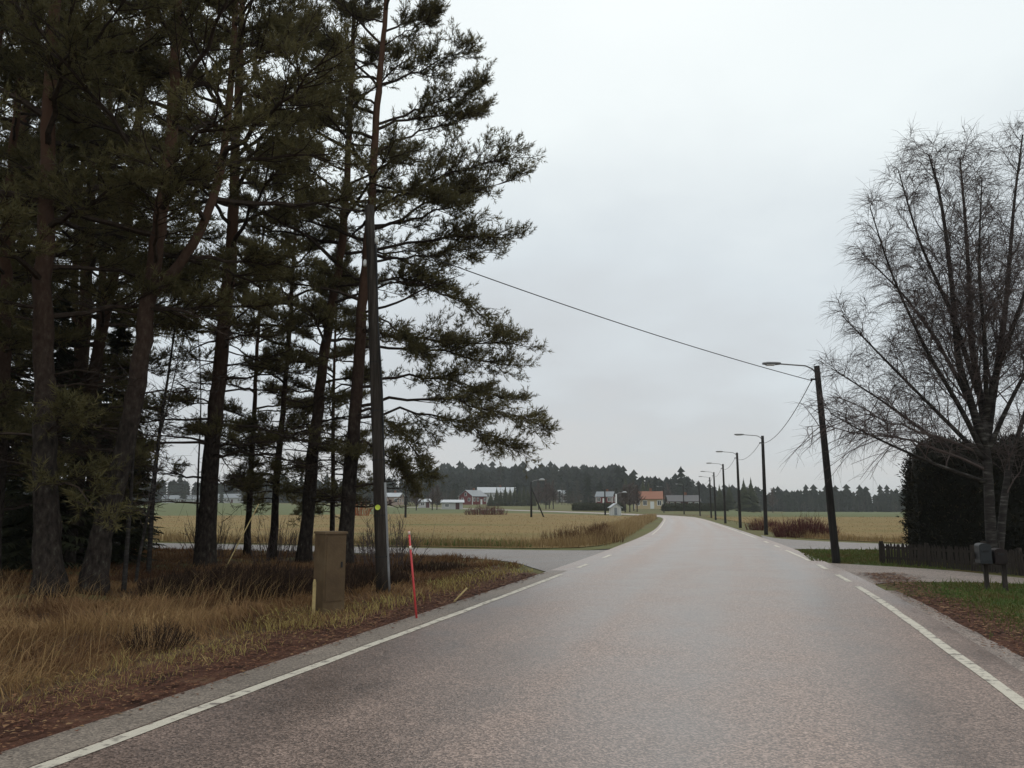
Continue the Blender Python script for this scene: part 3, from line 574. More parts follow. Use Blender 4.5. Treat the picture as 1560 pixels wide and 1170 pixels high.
# ------------------------------------------------------------------ spruces (near understorey)
def spruce_near(label, loc, h, seed_w=1.0):
    base = np.array([loc[0], loc[1], float(H(*loc))]); o = empty('spruce_tree', base, label, 'spruce', 'young spruces under the pines'); tr = MB(); lf = MB()
    tube(tr, [base+(0, 0, -.1), base+(0, 0, h*.5), base+(0, 0, h)], [.09, .06, .01], 7)
    nb = int(h*30); z = .25+(h-.3)*rng.random(nb)**1.15; an = rng.uniform(0, 6.28, nb); L_ = (h-z)/h*1.75*seed_w*rng.uniform(.7, 1.1, nb)+.12
    out = np.stack([np.cos(an), np.sin(an), np.zeros(nb)], 1); p0 = base+np.stack([np.zeros(nb)]*2+[z], 1); p1 = p0+out*L_[:, None]+np.stack([np.zeros(nb)]*2+[-.22*L_+.1], 1)
    segs(tr, p0, p1, .016, .004, 3)
    k = 30; u = np.tile(np.linspace(.12, 1, k), nb); m = nb*k; s = np.repeat(p0, k, 0); e = np.repeat(p1, k, 0); p = s+(e-s)*u[:, None]
    side = np.repeat(np.stack([-np.sin(an), np.cos(an), np.zeros(nb)], 1), k, 0)*np.where(np.arange(m) % 2, 1, -1)[:, None]
    ln = np.repeat(L_, k)*.42*(1.1-u)+.12; q = p+(side*.8+np.repeat(out, k, 0)*.6)*ln[:, None]+rng.normal(0, .05, (m, 3))-np.array([0, 0, 1.])*(ln*.35)[:, None]
    wv = np.cross(q-p, np.array([0, 0, 1.])); wv /= np.linalg.norm(wv, axis=1, keepdims=True)+1e-6; wv = wv*.05+np.array([0, 0, .02])
    V = np.stack([p-wv, p+wv, q], 1).reshape(-1, 3); lf.add(V, np.arange(len(V)).reshape(-1, 3), np.repeat(np.clip(rng.normal(.5, .25, m), 0, 1), 3))
    tr.build('trunk', M['limb_bark'], o, True, base); tag(lf.build('crown', M['spruce'], o, False, base), kind='stuff'); return o
sl = 'bushy dark spruce filling the gaps between the far left pine trunks'
s0 = spruce_near(sl, (-12.6, 21.0), 7.5); s1 = spruce_near(sl, (-15.0, 21.5), 9.0)
for i, (loc, sc) in enumerate((((-13.6, 26), 1.0), ((-18.5, 27), 1.0), ((-12.6, 16.6), .75), ((-21, 25), 1.1), ((-14.9, 30), .8), ((-11.9, 24.0), .7), ((-16.4, 17.6), 1.0), ((-13.9, 23.6), .9), ((-20, 30.5), 1.1))):
    place(s0 if i % 2 else s1, loc, i*1.3, sc, sl, 'young spruces under the pines')

# ------------------------------------------------------------------ birches
def birch_twigs(mb, p, d, L_, r, droop):
    n = len(p); prev = p; d = d/np.linalg.norm(d, axis=1, keepdims=True); k = 2; wob = rng.normal(0, .06, (n, 3))
    for i in range(1, k+1):
        s = i/k; q = p+d*(L_*s)[:, None]+np.array([0, 0, -1.])*(L_*droop*s*s)[:, None]+wob*(L_*s*(1-s)*2)[:, None]
        segs(mb, prev, q, r*(1-(i-1)/k*.6), r*(1-i/k*.6), 3); prev = q
def along(pts, t):
    f = t*(len(pts)-1); k = min(int(f), len(pts)-2); u = f-k; return pts[k]*(1-u)+pts[k+1]*u, (pts[k+1]-pts[k])/np.linalg.norm(pts[k+1]-pts[k])
def birch(label, stems, Y, base, r0, group=None, nb=22, bl=3.3, ntw=9, extra=()):
    base = np.array([*base, float(H(*base))]); o = empty('birch_tree', base, label, 'birch', group); tr = MB(); wood = MB(); tw = MB(); TP, TD, TL = [], [], []
    def boughs(pts, cnt, t0, L0, r):
        for i in range(cnt):
            t = t0+(1-t0)*(i+rng.random())/cnt; t = min(t, .99); p, d = along(pts, t); an = i*2.399+rng.uniform(-.5, .5)
            out = np.array([math.cos(an), math.sin(an), 0]); e = R(rng.uniform(38, 66)); v = out*math.cos(e)+np.array([0, 0, math.sin(e)])+d*.55; v /= np.linalg.norm(v)
            L_ = L0*(1.05-.75*t)*rng.uniform(.65, 1.1); bough(p, v, L_, .007+.0062*L_)
    def bough(p, v, L_, r, dr=.10):
        s = np.linspace(0, 1, 9)[:, None]; pts = p+v*L_*s+np.array([0, 0, -1.])*L_*dr*s**2.2+np.cumsum(rng.normal(0, .02*L_, (9, 3)), 0)*np.minimum(1, s*3)
        tube(wood, pts, np.linspace(r, r*.18, 9), 5, cap=False)
        m = int(6+4.6*L_)
        for i in range(m):
            t = .18+.82*(i+rng.random())/m; t = min(t, .99); q, d = along(pts, t); sd = np.cross(d, rng.normal(size=3)); sd /= np.linalg.norm(sd)
            w_ = d*.75+sd*.75+np.array([0, 0, .12]); w_ /= np.linalg.norm(w_); l2 = L_*rng.uniform(.22, .42)*(1.2-.7*t)+.25
            s2 = np.linspace(0, 1, 5)[:, None]; p2 = q+w_*l2*s2+np.array([0, 0, -1.])*l2*.22*s2**2+np.cumsum(rng.normal(0, .015*l2, (5, 3)), 0)*np.minimum(1, s2*3)
            segs(wood, p2[:-1], p2[1:], np.linspace(r*.32, .006, 5)[:-1], np.linspace(r*.32, .006, 5)[1:], 3)
            for j in range(ntw):
                a, dd_ = along(p2, min(.99, .15+.85*(j+rng.random())/ntw)); z = dd_*.8+rng.normal(0, .62, 3); TP.append(a); TD.append(z); TL.append(rng.uniform(.22, .68))
    for (pix, ra, rb, cnt, t0, L0) in stems:
        raw = np.array([P(px, py, Y+dy) for px, py, dy in pix]); s = catmull(raw, 6); tube(tr, s, np.linspace(ra, rb, len(s)), 10, wob=.05); boughs(s, cnt, t0, L0, ra)
    for (a, m_, c, dy) in extra:
        p = P(*a, Y); q = P(*m_, Y+dy*.5); e = P(*c, Y+dy); v = q-p; L_ = np.linalg.norm(e-p); bough(p, (e-p)/L_+np.array([0, 0, .16]), L_, .010+.0065*L_, .16)
    birch_twigs(tw, np.array(TP), np.array(TD), np.array(TL), .0042, .28)
    tr.build('trunk', M['birch_bark'], o, True, base); wood.build('limbs', M['birch_twig'], o, False, base); tag(tw.build('crown', M['birch_twig'], o, False, base), kind='stuff'); return o
bst = [([(1513, 872, 0), (1508, 780, 0), (1503, 690, 0), (1496, 620, 0), (1480, 523, .1), (1477, 440, .1), (1470, 330, 0), (1462, 240, 0)], .15, .022, 30, .36, 3.6),
       ([(1500, 680, 0), (1478, 610, -.2), (1460, 546, -.4), (1450, 435, -.6), (1434, 310, -.7), (1415, 235, -.8)], .12, .02, 26, .12, 3.3),
       ([(1503, 670, 0), (1513, 600, .3), (1528, 500, .5), (1536, 420, .6), (1545, 310, .6), (1558, 205, .6)], .115, .02, 26, .15, 3.2),
       ([(1500, 640, 0), (1520, 560, -.5), (1560, 450, -.9), (1590, 330, -1)], .10, .02, 14, .15, 3.0),
       ([(1520, 868, .1), (1528, 780, .2), (1540, 700, .3), (1570, 600, .5), (1600, 480, .6)], .12, .02, 14, .3, 2.8)]
bst += [([(1498, 690, 0), (1462, 620, -.4), (1410, 530, -.8), (1360, 420, -1.2), (1325, 315, -1.4)], .075, .012, 17, .18, 2.3),
        ([(1496, 660, 0), (1450, 560, .5), (1385, 460, .9), (1312, 385, 1.2)], .07, .012, 15, .18, 2.2),
        ([(1500, 700, 0), (1440, 640, -.2), (1360, 560, -.2), (1282, 480, 0)], .07, .012, 16, .2, 2.1),
        ([(1490, 600, 0), (1450, 480, -.6), (1402, 370, -.9), (1368, 258, -1)], .07, .012, 16, .18, 2.2),
        ([(1503, 640, 0), (1500, 520, -1), (1492, 400, -1.6), (1496, 270, -1.8)], .07, .012, 15, .2, 2.2),
        ([(1502, 715, 0), (1440, 680, .3), (1350, 615, .4), (1265, 560, .3)], .06, .012, 15, .2, 1.9),
        ([(1503, 735, 0), (1420, 705, -.8), (1330, 665, -1.2), (1265, 630, -1.4)], .055, .01, 13, .25, 1.7),
        ([(1503, 690, 0), (1545, 600, -.5), (1590, 520, -.8), (1640, 430, -1)], .07, .012, 14, .2, 2.2)]
bex = [((1492, 690), (1400, 650), (1272, 600), -1.5), ((1500, 715), (1360, 660), (1235, 640), -.4)]
b0 = birch('large bare birch with several pale stems in front of the dark hedge', bst, 20.8, (13.0, 20.7), .24, extra=bex)
b1 = copy_tree(b0); b1.location = (18.9, 17.6, 0); b1.rotation_euler = (0, 0, 2.6); b1.scale = (1.06,)*3; tag(b1, 'second bare birch beyond the fence whose drooping twigs hang in beside the first')
# birch saplings between the pines
def sapling(label, pix, Y, r):
    raw = np.array([P(px, py, Y) for px, py in pix]); base = raw[0].copy(); base[2] = float(H(base[0], base[1])); raw[0] = base-(0, 0, .05)
    o = empty('birch_sapling', base, label, 'birch', 'birch saplings between the pines'); tr = MB(); tw = MB(); s = catmull(raw, 6); tube(tr, s, np.linspace(r, .008, len(s)), 8)
    n = 60; TP, TD = [], []
    for i in range(n):
        p, d = along(s, .3+.69*rng.random()); TP.append(p); TD.append(rng.normal(0, .6, 3)+np.array([0, 0, .7]))
    birch_twigs(tw, np.array(TP), np.array(TD), rng.uniform(.3, 1.3, n), .006, .25)
    tr.build('trunk', M['birch_bark'], o, True, base); tag(tw.build('crown', M['birch_twig'], o, False, base), kind='stuff')
sapling('pale birch sapling with peeling white bark beside the leaning pine', [(189, 894), (193, 840), (199, 760), (203, 690), (206, 600), (214, 470)], 16.0, .055)
sapling('thin crooked birch sapling leaning away from the white one', [(207, 880), (212, 850), (222, 800), (232, 740), (240, 680), (262, 590), (280, 500)], 17.6, .04)
sapling('slender grey birch sapling left of the dark straight pine', [(296, 862), (300, 800), (302, 720), (306, 600), (300, 480)], 22.8, .05)
sapling('thin grey birch stem behind the leaning pine', [(228, 850), (233, 760), (243, 660), (258, 560), (275, 430), (280, 330)], 21.0, .07)

# ------------------------------------------------------------------ hedge, shrubs
def hedge(name, label, c0, c1, wdt, hgt, nleaf, m, leaf=.10, cat='hedge', lump=.16):
    c0 = np.array(c0, float); c1 = np.array(c1, float); L_ = np.linalg.norm(c1-c0); u = (c1-c0)/L_; v = np.array([-u[1], u[0]]); mid = (c0+c1)/2; base = np.array([*mid, float(H(*mid))])
    o = empty(name, base, label, cat); nu, nv = int(max(8, L_/.35)), 18
    core = MB(); prof = [(-.46, 0), (-.52, .3), (-.5, .62), (-.43, .84), (-.27, .96), (-.05, 1), (.2, .97), (.40, .86), (.5, .65), (.52, .3), (.46, 0)]; V = []
    for i in range(nu+1):
        t = i/nu; e = min(1, min(t, 1-t)*L_/1.1); e = math.sqrt(max(.0, 1-(1-e)**2))*.3+.7
        for (a, z) in prof:
            k = 1+lump*math.sin(t*L_*1.7+a*4)*math.sin(z*5+t*3); q = mid+u*(t-.5)*L_+v*a*wdt*e*k
            V.append((q[0], q[1], base[2]+z*hgt*(.45+.55*e if z > .6 else 1)*(.93+.07*e)*(1+.03*math.sin(t*L_*2.3))))
    n = len(prof); T = []
    for i in range(nu):
        for j in range(n-1): a = i*n+j; T += [(a, a+1, a+n), (a+1, a+n+1, a+n)]
    for s in (0, nu):
        for j in range(1, n-1): T.append((s*n, s*n+j, s*n+j+1))
    V = np.array(V); core.add(V, T, .1); core.build('stems', m, o, False, base)
    T = np.array(T); v3 = V[T]; ar = np.linalg.norm(np.cross(v3[:, 1]-v3[:, 0], v3[:, 2]-v3[:, 0]), axis=1); f = rng.choice(len(T), nleaf, p=ar/ar.sum())
    w_ = rng.dirichlet((1, 1, 1), nleaf); p = (v3[f]*w_[:, :, None]).sum(1)+rng.normal(0, .09, (nleaf, 3)); nn = np.cross(v3[f][:, 1]-v3[f][:, 0], v3[f][:, 2]-v3[f][:, 0]); nn /= np.linalg.norm(nn, axis=1, keepdims=True)+1e-9
    cen = p-np.array([*mid, base[2]+hgt/2]); nn *= np.sign((nn*cen).sum(1, keepdims=True))
    d = nn*.6+rng.normal(0, .5, (nleaf, 3))+np.array([0, 0, .5]); d /= np.linalg.norm(d, axis=1, keepdims=True); s = np.cross(d, rng.normal(size=(nleaf, 3))); s /= np.linalg.norm(s, axis=1, keepdims=True)
    ln = rng.uniform(.6, 1.6, nleaf)[:, None]*leaf; Vl = np.stack([p-s*leaf*.22, p+s*leaf*.22, p+d*ln], 1).reshape(-1, 3)
    lf = MB(); lf.add(Vl, np.arange(len(Vl)).reshape(-1, 3), np.repeat(np.clip(rng.normal(.45, .25, nleaf), 0, 1), 3)); tag(lf.build('foliage', m, o, False, base), kind='stuff'); return o
hedge('hedge', 'tall dark evergreen hedge behind the picket fence', (12.95, 25.2), (27, 21.0), 2.6, 3.75, 60000, M['hedge'], .11)
def shrub(name, label, c, rx, ry, h, n, m, group=None, cat='shrub', spread=.35, r=.012, seg=3):
    base = np.array([*c, float(H(*c))]); mb = MB(); a = rng.uniform(0, 6.28, n); q = np.sqrt(rng.random(n)); x = np.cos(a)*q*rx; y = np.sin(a)*q*ry
    hh = h*(1-.5*q**2)*rng.uniform(.55, 1.05, n); p = base+np.stack([x, y, np.zeros(n)], 1); d = np.stack([np.cos(a)*q*spread+rng.normal(0, .16, n), np.sin(a)*q*spread+rng.normal(0, .16, n), np.ones(n)], 1); d /= np.linalg.norm(d, axis=1, keepdims=True)
    t = rng.random(n); e = p+d*hh[:, None]; segs(mb, p, e, r, r*.35, 3, t)
    for k in range(seg):
        u = rng.uniform(.35, .95, n); s = p+(e-p)*u[:, None]; dd_ = d+rng.normal(0, .45, (n, 3)); segs(mb, s, s+dd_*(hh*rng.uniform(.12, .35, n))[:, None], r*.5, r*.25, 3, t)
    o = mb.build(name, m, None, False, base); return tag(o, label, cat, group)
shrub('red_shrub', 'red stemmed shrub at the foot of the second lamp post', (16.3, 43.6), 1.7, 1.3, 1.15, 700, M['red_twig'], r=.014)
shrub('red_shrub', 'low red brown shrub beyond the larger red stemmed one', (18.0, 56), 1.2, 1.0, .9, 260, M['red_twig'], r=.014)
shrub('weed_clump', 'dark brown dried weeds in the grass at the road corner', (3.3, 37.5), 2.0, 1.6, .9, 300, M['weed'], r=.011, spread=.15)
shrub('weed_clump', 'brown dried weeds further along the road corner', (5.3, 46), .9, 2.6, .85, 240, M['weed'], r=.012, spread=.15)
shrub('field_shrub', 'reddish bare bushes in the middle of the stubble field', (-5.0, 150), 4.0, 2.5, 2.0, 260, M['red_twig'], r=.04)
shrub('heather_patch', 'dark heather and blueberry clump before the dark straight pine', (-5.2, 15.6), 2.1, .9, .62, 2400, M['heath'], r=.012, cat='heather', seg=2)
shrub('heather_patch', 'dark brown twig heap in the tall grass near the road', (-4.4, 9.8), .45, .4, .34, 110, M['heath'], r=.006, cat='heather', spread=.7, seg=4)
shrub('heather_patch', 'dark low undergrowth behind the brown cabinet', (-3.6, 17.4), 1.3, 1.2, .40, 1500, M['heath'], r=.012, cat='heather', seg=1)
shrub('heather_patch', 'dark undergrowth at the tip of the corner by the side road', (-2.4, 22.0), 1.8, 1.6, .32, 1700, M['heath'], r=.012, cat='heather', seg=1)
for x, y, h, lb in ((-7.2, 24.5, 1.7, 'leafless bush between the thin young pine and the slim curved pine'), (-4.2, 25.0, 1.6, 'leafless bush behind the weathered utility pole by the side road'), (-9.8, 26.0, 1.6, 'leafless bush behind the dark straight pine by the side road'), (-3.4, 22.3, 1.5, 'leafless bush just right of the weathered utility pole')):
    shrub('bare_bush', lb, (x, y), .8, .6, h, 42, M['birch_twig'], 'leafless bushes by the side road', r=.011, seg=6)
o = shrub('autumn_bush', 'bush still holding orange leaves across the field', (-26.6, 137), 1.7, 1.3, 2.9, 70, M['orange_leaf'], r=.035, seg=7, spread=.5)

# ------------------------------------------------------------------ street lamps, poles, cables
def lamp_pole(base, h, label, arm=1.2, lean=0.0, group='lamp posts along the right side of the road', az=None, m=None):
    base = np.array([*base, float(H(*base))]); o = empty('street_lamp', base, label, 'street lamp', group); top = np.array([lean, 0, h])
    mb = MB(); pts = [np.array([0, 0, -.2])*1.0]+[top*t for t in np.linspace(.02, 1, 7)]; tube(mb, pts, np.linspace(.125, .085, 8), 10, wob=.01); mb.build('pole', m or M['pole_dark'], o, True)
    az = math.pi if az is None else az; d = np.array([math.cos(az), math.sin(az), 0])
    mb = MB(); a = top+np.array([0, 0, -.18]); tube(mb, [a+d*.07, a+d*.16+(0, 0, .1), a+d*.35+(0, 0, .19), a+d*arm+(0, 0, .26)], .023, 6); mb.build('arm', M['galv'], o, True)
    mb = MB(); c = a+d*(arm+.22)+np.array([0, 0, .27])
    s = [(-.30, .045, .04), (-.15, .085, .055), (.1, .10, .06), (.26, .06, .035)]
    V = []
    e = np.array([-d[1], d[0], 0])
    for (t, w_, z_) in s:
        for k in range(8): V.append(c+d*t+e*w_*math.cos(k*math.pi/4)+np.array([0, 0, z_])*math.sin(k*math.pi/4))
    T = []
    for i in range(3):
        for k in range(8): j = (k+1) % 8; T += [(i*8+k, i*8+j, i*8+8+k), (i*8+j, i*8+8+j, i*8+8+k)]
    for k in range(1, 7): T += [(0, k+1, k), (24, 24+k, 24+k+1)]
    mb.add(V, T); hd = mb.build('lamp_head', M['galv'], o, True)
    mb = MB(); box(mb, c+np.array([0, 0, -.05])+d*.02, (.26 if abs(d[0]) > .5 else .14, .14 if abs(d[0]) > .5 else .26, .03)); mb.build('lens', M['porcelain'], hd)
    mb = MB(); box(mb, top+d*.12+np.array([0, 0, -.42]), (.12, .05, .05)); box(mb, top+d*.19+np.array([0, 0, -.44]), (.04, .04, .09)); mb.build('cable_clamp', M['black'], o)
    return base+top+d*.19+np.array([0, 0, -.46])
lp = [((9.8, 23.8), 6.05, -.22), ((15.25, 47), 5.95, .08), ((18.1, 62), 5.95, 0), ((21.3, 78), 5.9, 0), ((25.3, 97), 5.9, 0), ((29.1, 114), 5.9, 0), ((32.3, 134), 5.9, 0), ((34.2, 155), 5.9, 0), ((34.3, 176), 5.8, 0)]
lbl = ['dark wooden street lamp post standing at the driveway mouth', 'street lamp post rising behind the red stemmed shrub', 'third lamp post along the road after the driveway one', 'fourth lamp post along the road after the driveway one', 'fifth lamp post along the road after the driveway one', 'sixth lamp post along the road after the driveway one', 'seventh lamp post along the road after the driveway one', 'thin far lamp post in front of the dark red house', 'thin far lamp post in front of the orange roofed house']
ends = [lamp_pole(b, h, l, lean=ln, az=R(178) if i == 0 else R(172+3*i)) for i, ((b, h, ln), l) in enumerate(zip(lp, lbl))]
def cable(label, a, b, sag, r=.012, group='overhead cables between poles'):
    t = np.linspace(0, 1, 28)[:, None]; p = a*(1-t)+b*t-np.array([0, 0, 4*sag])*t*(1-t); mb = MB(); tube(mb, p, r, 5); return tag(mb.build('overhead_cable', M['black'], None, True, a), label, 'cable', group)
# utility pole at the left
ub = np.array([-2.52, 15.5, float(H(-2.52, 15.5))]); up_ = empty('utility_pole', ub, 'weathered wooden utility pole with grey cable conduit in front of the pines', 'utility pole')
utop = np.array([-.52, .1, 8.0]); mb = MB(); pts = [utop*t for t in np.linspace(-.02, 1, 12)]; tube(mb, pts, np.linspace(.135, .095, 12), 12, wob=.015); mb.build('pole', M['pole_wood'], up_, True)
def on_pole(z, dx=0, dy=0): return utop*(z/8.0)+np.array([dx, dy, 0])
mb = MB(); tube(mb, [on_pole(z, .125-.004*z, -.04) for z in np.linspace(0, 2.15, 6)], .03, 8); mb.build('conduit', M['galv'], up_, True)
mb = MB(); tube(mb, [on_pole(z, .14-.005*z+.012*math.sin(z*2), -.03) for z in np.linspace(2.1, 7.3, 12)], .018, 6); mb.build('cable', M['black'], up_, True)
for z in (.7, 1.5, 2.6, 3.6, 4.6): mb = MB(); tube(mb, [on_pole(z-.015), on_pole(z+.015)], .139-.005*z, 12); mb.build('strap', M['pole_dark'], up_)
mb = MB(); c = on_pole(1.66, -.025, -.137); V = [c]+[c+np.array([.052*math.cos(k*math.pi/8), -.004, .052*math.sin(k*math.pi/8)]) for k in range(16)]; V += [v+np.array([0, .02, 0]) for v in V[1:]]
T = [(0, 1+(k+1) % 16, 1+k) for k in range(16)]+[(1+k, 1+(k+1) % 16, 17+k) for k in range(16)]+[(1+(k+1) % 16, 17+(k+1) % 16, 17+k) for k in range(16)]
mb.add(V, T); mb.build('marker_disc', M['yellow_tag'], up_)
for z, dx in ((6.7, -.13), (7.2, .13)):
    mb = MB(); p = on_pole(z, dx, -.03); tube(mb, [p+(0, 0, -.05), p, p+(0, 0, .06), p+(0, 0, .1)], [.03, .045, .045, .02], 8); mb.build('insulator', M['porcelain'], up_, True)
cable('black cable from the weathered utility pole across the road to the driveway lamp post', ub+on_pole(7.3, .14, 0), ends[0], .16)
cl_l = ['slack cable from the driveway lamp post to the one behind the red shrub', 'cable between the lamp post behind the red shrub and the third one']+['thin cable strung between the far lamp posts']*6
for i in range(8): cable(cl_l[i], ends[i], ends[i+1], [.55, .45][i] if i < 2 else .4, .013)
def far_pole(label, px, yb, yt, Y, strut=False, lamp=True, white=False):
    x = (px-780)/F*Y; b = np.array([x, Y, float(H(x, Y))]); o = empty('field_pole', b, label, 'pole', 'wooden poles across the field'); h = (yb-yt)/F*Y
    mb = MB(); tube(mb, [(0, 0, -.2), (0, 0, h*.5), (0, 0, h)], [.17, .15, .12], 8); mb.build('pole', M['white_trim'] if white else M['pole_dark'], o, True)
    if strut: mb = MB(); tube(mb, [(2.0, 0, -.2), (.1, 0, h*.8)], .11, 7); mb.build('strut', M['pole_dark'], o, True)
    if lamp:
        mb = MB(); tube(mb, [(0, 0, h-.1), (.5, 0, h+.2), (1.3, 0, h+.3)], .05, 5); mb.build('arm', M['galv'], o, True); mb = MB(); tube(mb, [(1.2, 0, h+.3), (1.5, 0, h+.34), (1.9, 0, h+.34), (2.1, 0, h+.28)], [.08, .16, .16, .06], 7); mb.build('lamp_head', M['roof_pale'], o, True)
far_pole('wooden pole with a slanting strut in the stubble field', 809, 785, 732, 120, True, True); far_pole('thin wooden pole left of the red house beyond the field', 620, 787, 736, 115, False, True); far_pole('wooden pole beside the little white kiosk', 920, 784, 745, 145, False, False); far_pole('white lamp mast rising behind the little white kiosk', 937, 784, 753, 150, False, True, True)

# ------------------------------------------------------------------ roadside furniture
c = np.array([-2.95, 12.75]); cb_ = np.array([*c, float(H(*c))]); o = empty('utility_cabinet', cb_, 'brown metal utility cabinet standing in the dry grass', 'cabinet', rz=R(40))
mb = MB(); box(mb, (0, 0, .62), (.37, .37, 1.30)); mb.build('body', M['cabinet'], o)
mb = MB(); box(mb, (0, 0, 1.285), (.41, .41, .035), 0, 0, .96); mb.build('lid', M['cabinet'], o)
mb = MB(); box(mb, (0, -.189, .72), (.31, .012, 1.0)); d_ = mb.build('door', M['cabinet'], o); mb = MB(); box(mb, (.11, -.20, .78), (.025, .02, .09)); mb.build('handle', M['black'], d_)
def stick(name, label, a, b, r, m, cat, rings=()):
    a = np.array(a, float); b = np.array(b, float); o = empty(name, a, label, cat); mb = MB(); tube(mb, [(b-a)*t for t in (0, .5, 1)], [r, r, r*.9], 8); mb.build('shaft', m, o, True)
    for (t0, t1, mm) in rings: mb = MB(); tube(mb, [(b-a)*t0, (b-a)*t1], r*1.12, 8); mb.build('reflector_band', mm, o, True)
    return o
stick('snow_stake', 'thin red snow stake with a pale reflective tip at the road edge', (-1.43, 12.05, -.1), (-1.60, 12.15, 1.32), .017, M['red'], 'stake', [(.96, .995, M['reflect']), (.80, .84, M['reflect'])])
q = np.array([-3.12, 12.5]); o = empty('marker_stake', (*q, float(H(*q))), 'pale wooden stake leaning beside the brown cabinet', 'stake'); mb = MB(); box(mb, (0, 0, .24), (.05, .035, .56), .3); mb.build('stake', M['stake'], o)
mb = MB(); box(mb, (0, 0, .545), (.046, .032, .05), .3, 0, .5); mb.build('stake_tip', M['stake'], o)
o = stick('broken_stake', 'broken pale stake lying slantwise in the grass by the road', (-1.02, 13.95, 0.04), (-.80, 14.1, .26), .018, M['stake'], 'stake')
stick('fallen_birch_stem', 'thin whitish birch stem leaning across the undergrowth', (-6.55, 17.6, .0), (-6.05, 18.6, 1.75), .014, M['stake'], 'stem')

# mailbox stand
mbp = np.array([9.85, 16.1, 0]); o = empty('mailbox_stand', mbp, 'wooden post stand carrying a grey and a brown mailbox on the grass corner', 'mailbox stand', rz=R(-14))
for sx_ in (-.165, .165): mb = MB(); box(mb, (sx_, 0, .47), (.075, .075, 1.04)); mb.build('post', M['fence'], o)
mb = MB(); box(mb, (-.08, -.055, .70), (.66, .03, .12)); mb.build('crossbeam', M['fence'], o)
mb = MB(); box(mb, (-.08, -.16, .545), (.62, .22, .025)); mb.build('shelf', M['fence'], o)
def mailbox(x, wd, hg, m, label):
    h = wd/2; prof = [(x-h, .56), (x+h, .56)]+[(x+h*math.cos(a), .56+hg-h*.55+h*.55*math.sin(a)) for a in np.linspace(0, math.pi, 9)]
    b = MB(); prism(b, prof, -.34, -.03); q_ = b.build('mailbox', m, o); q_['label'] = label
    b = MB(); box(b, (x, -.345, .56+hg*.42), (wd*.86, .012, hg*.6)); d2 = b.build('door', m, q_); b = MB(); box(b, (x, -.358, .56+hg*.62), (wd*.5, .014, .03)); b.build('slot', M['black'], q_)
mailbox(-.24, .22, .40, M['box_grey'], 'grey metal mailbox with rounded lid'); mailbox(.03, .22, .30, M['box_brown'], 'dark brown mailbox between the posts')

# picket fence
fl = resample(catmull([(10.95, 23.4), (11.9, 21.7), (12.55, 19.6), (13.2, 17.4), (14.6, 15.2)], 8), 118); fo = empty('picket_fence', (10.95, 23.4, 0), 'low dark weathered picket fence along the gravel driveway', 'fence')
mb = MB(); prism(mb, [(-.026, 0), (.026, 0), (.026, .56), (0, .62), (-.026, .56)], -.009, .009); pk = mb.mesh('picket', M['fence'])
fd = np.gradient(fl, axis=0); fa = np.arctan2(fd[:, 1], fd[:, 0]); org = np.array([10.95, 23.4])
for i in range(len(fl)):
    q = bpy.data.objects.new('picket', pk); C.objects.link(q); q.parent = fo; q.location = (*(fl[i]-org), rng.uniform(-.01, .03)); q.rotation_euler = (rng.normal(0, .03), rng.normal(0, .035), fa[i])
for z in (.16, .46):
    mb = MB(); nr = np.stack([-fd[:, 1], fd[:, 0]], 1)/np.hypot(*fd.T)[:, None]; V = np.concatenate([np.c_[fl-org+nr*a_, np.full(len(fl), z_)] for a_, z_ in ((.012, z), (.045, z), (.045, z+.07), (.012, z+.07))]); n = len(fl); T = []
    for i in range(n-1):
        for k in range(4): a_ = k*n+i; b_ = ((k+1) % 4)*n+i; T += [(a_, b_, a_+1), (b_, b_+1, a_+1)]
    mb.add(V, T); mb.build('rail', M['fence'], fo)
for i in range(0, n, 18): mb = MB(); p = fl[i]-org+nr[i]*.09; box(mb, (p[0], p[1], .32), (.08, .08, .7), fa[i]); mb.build('post', M['fence'], fo)

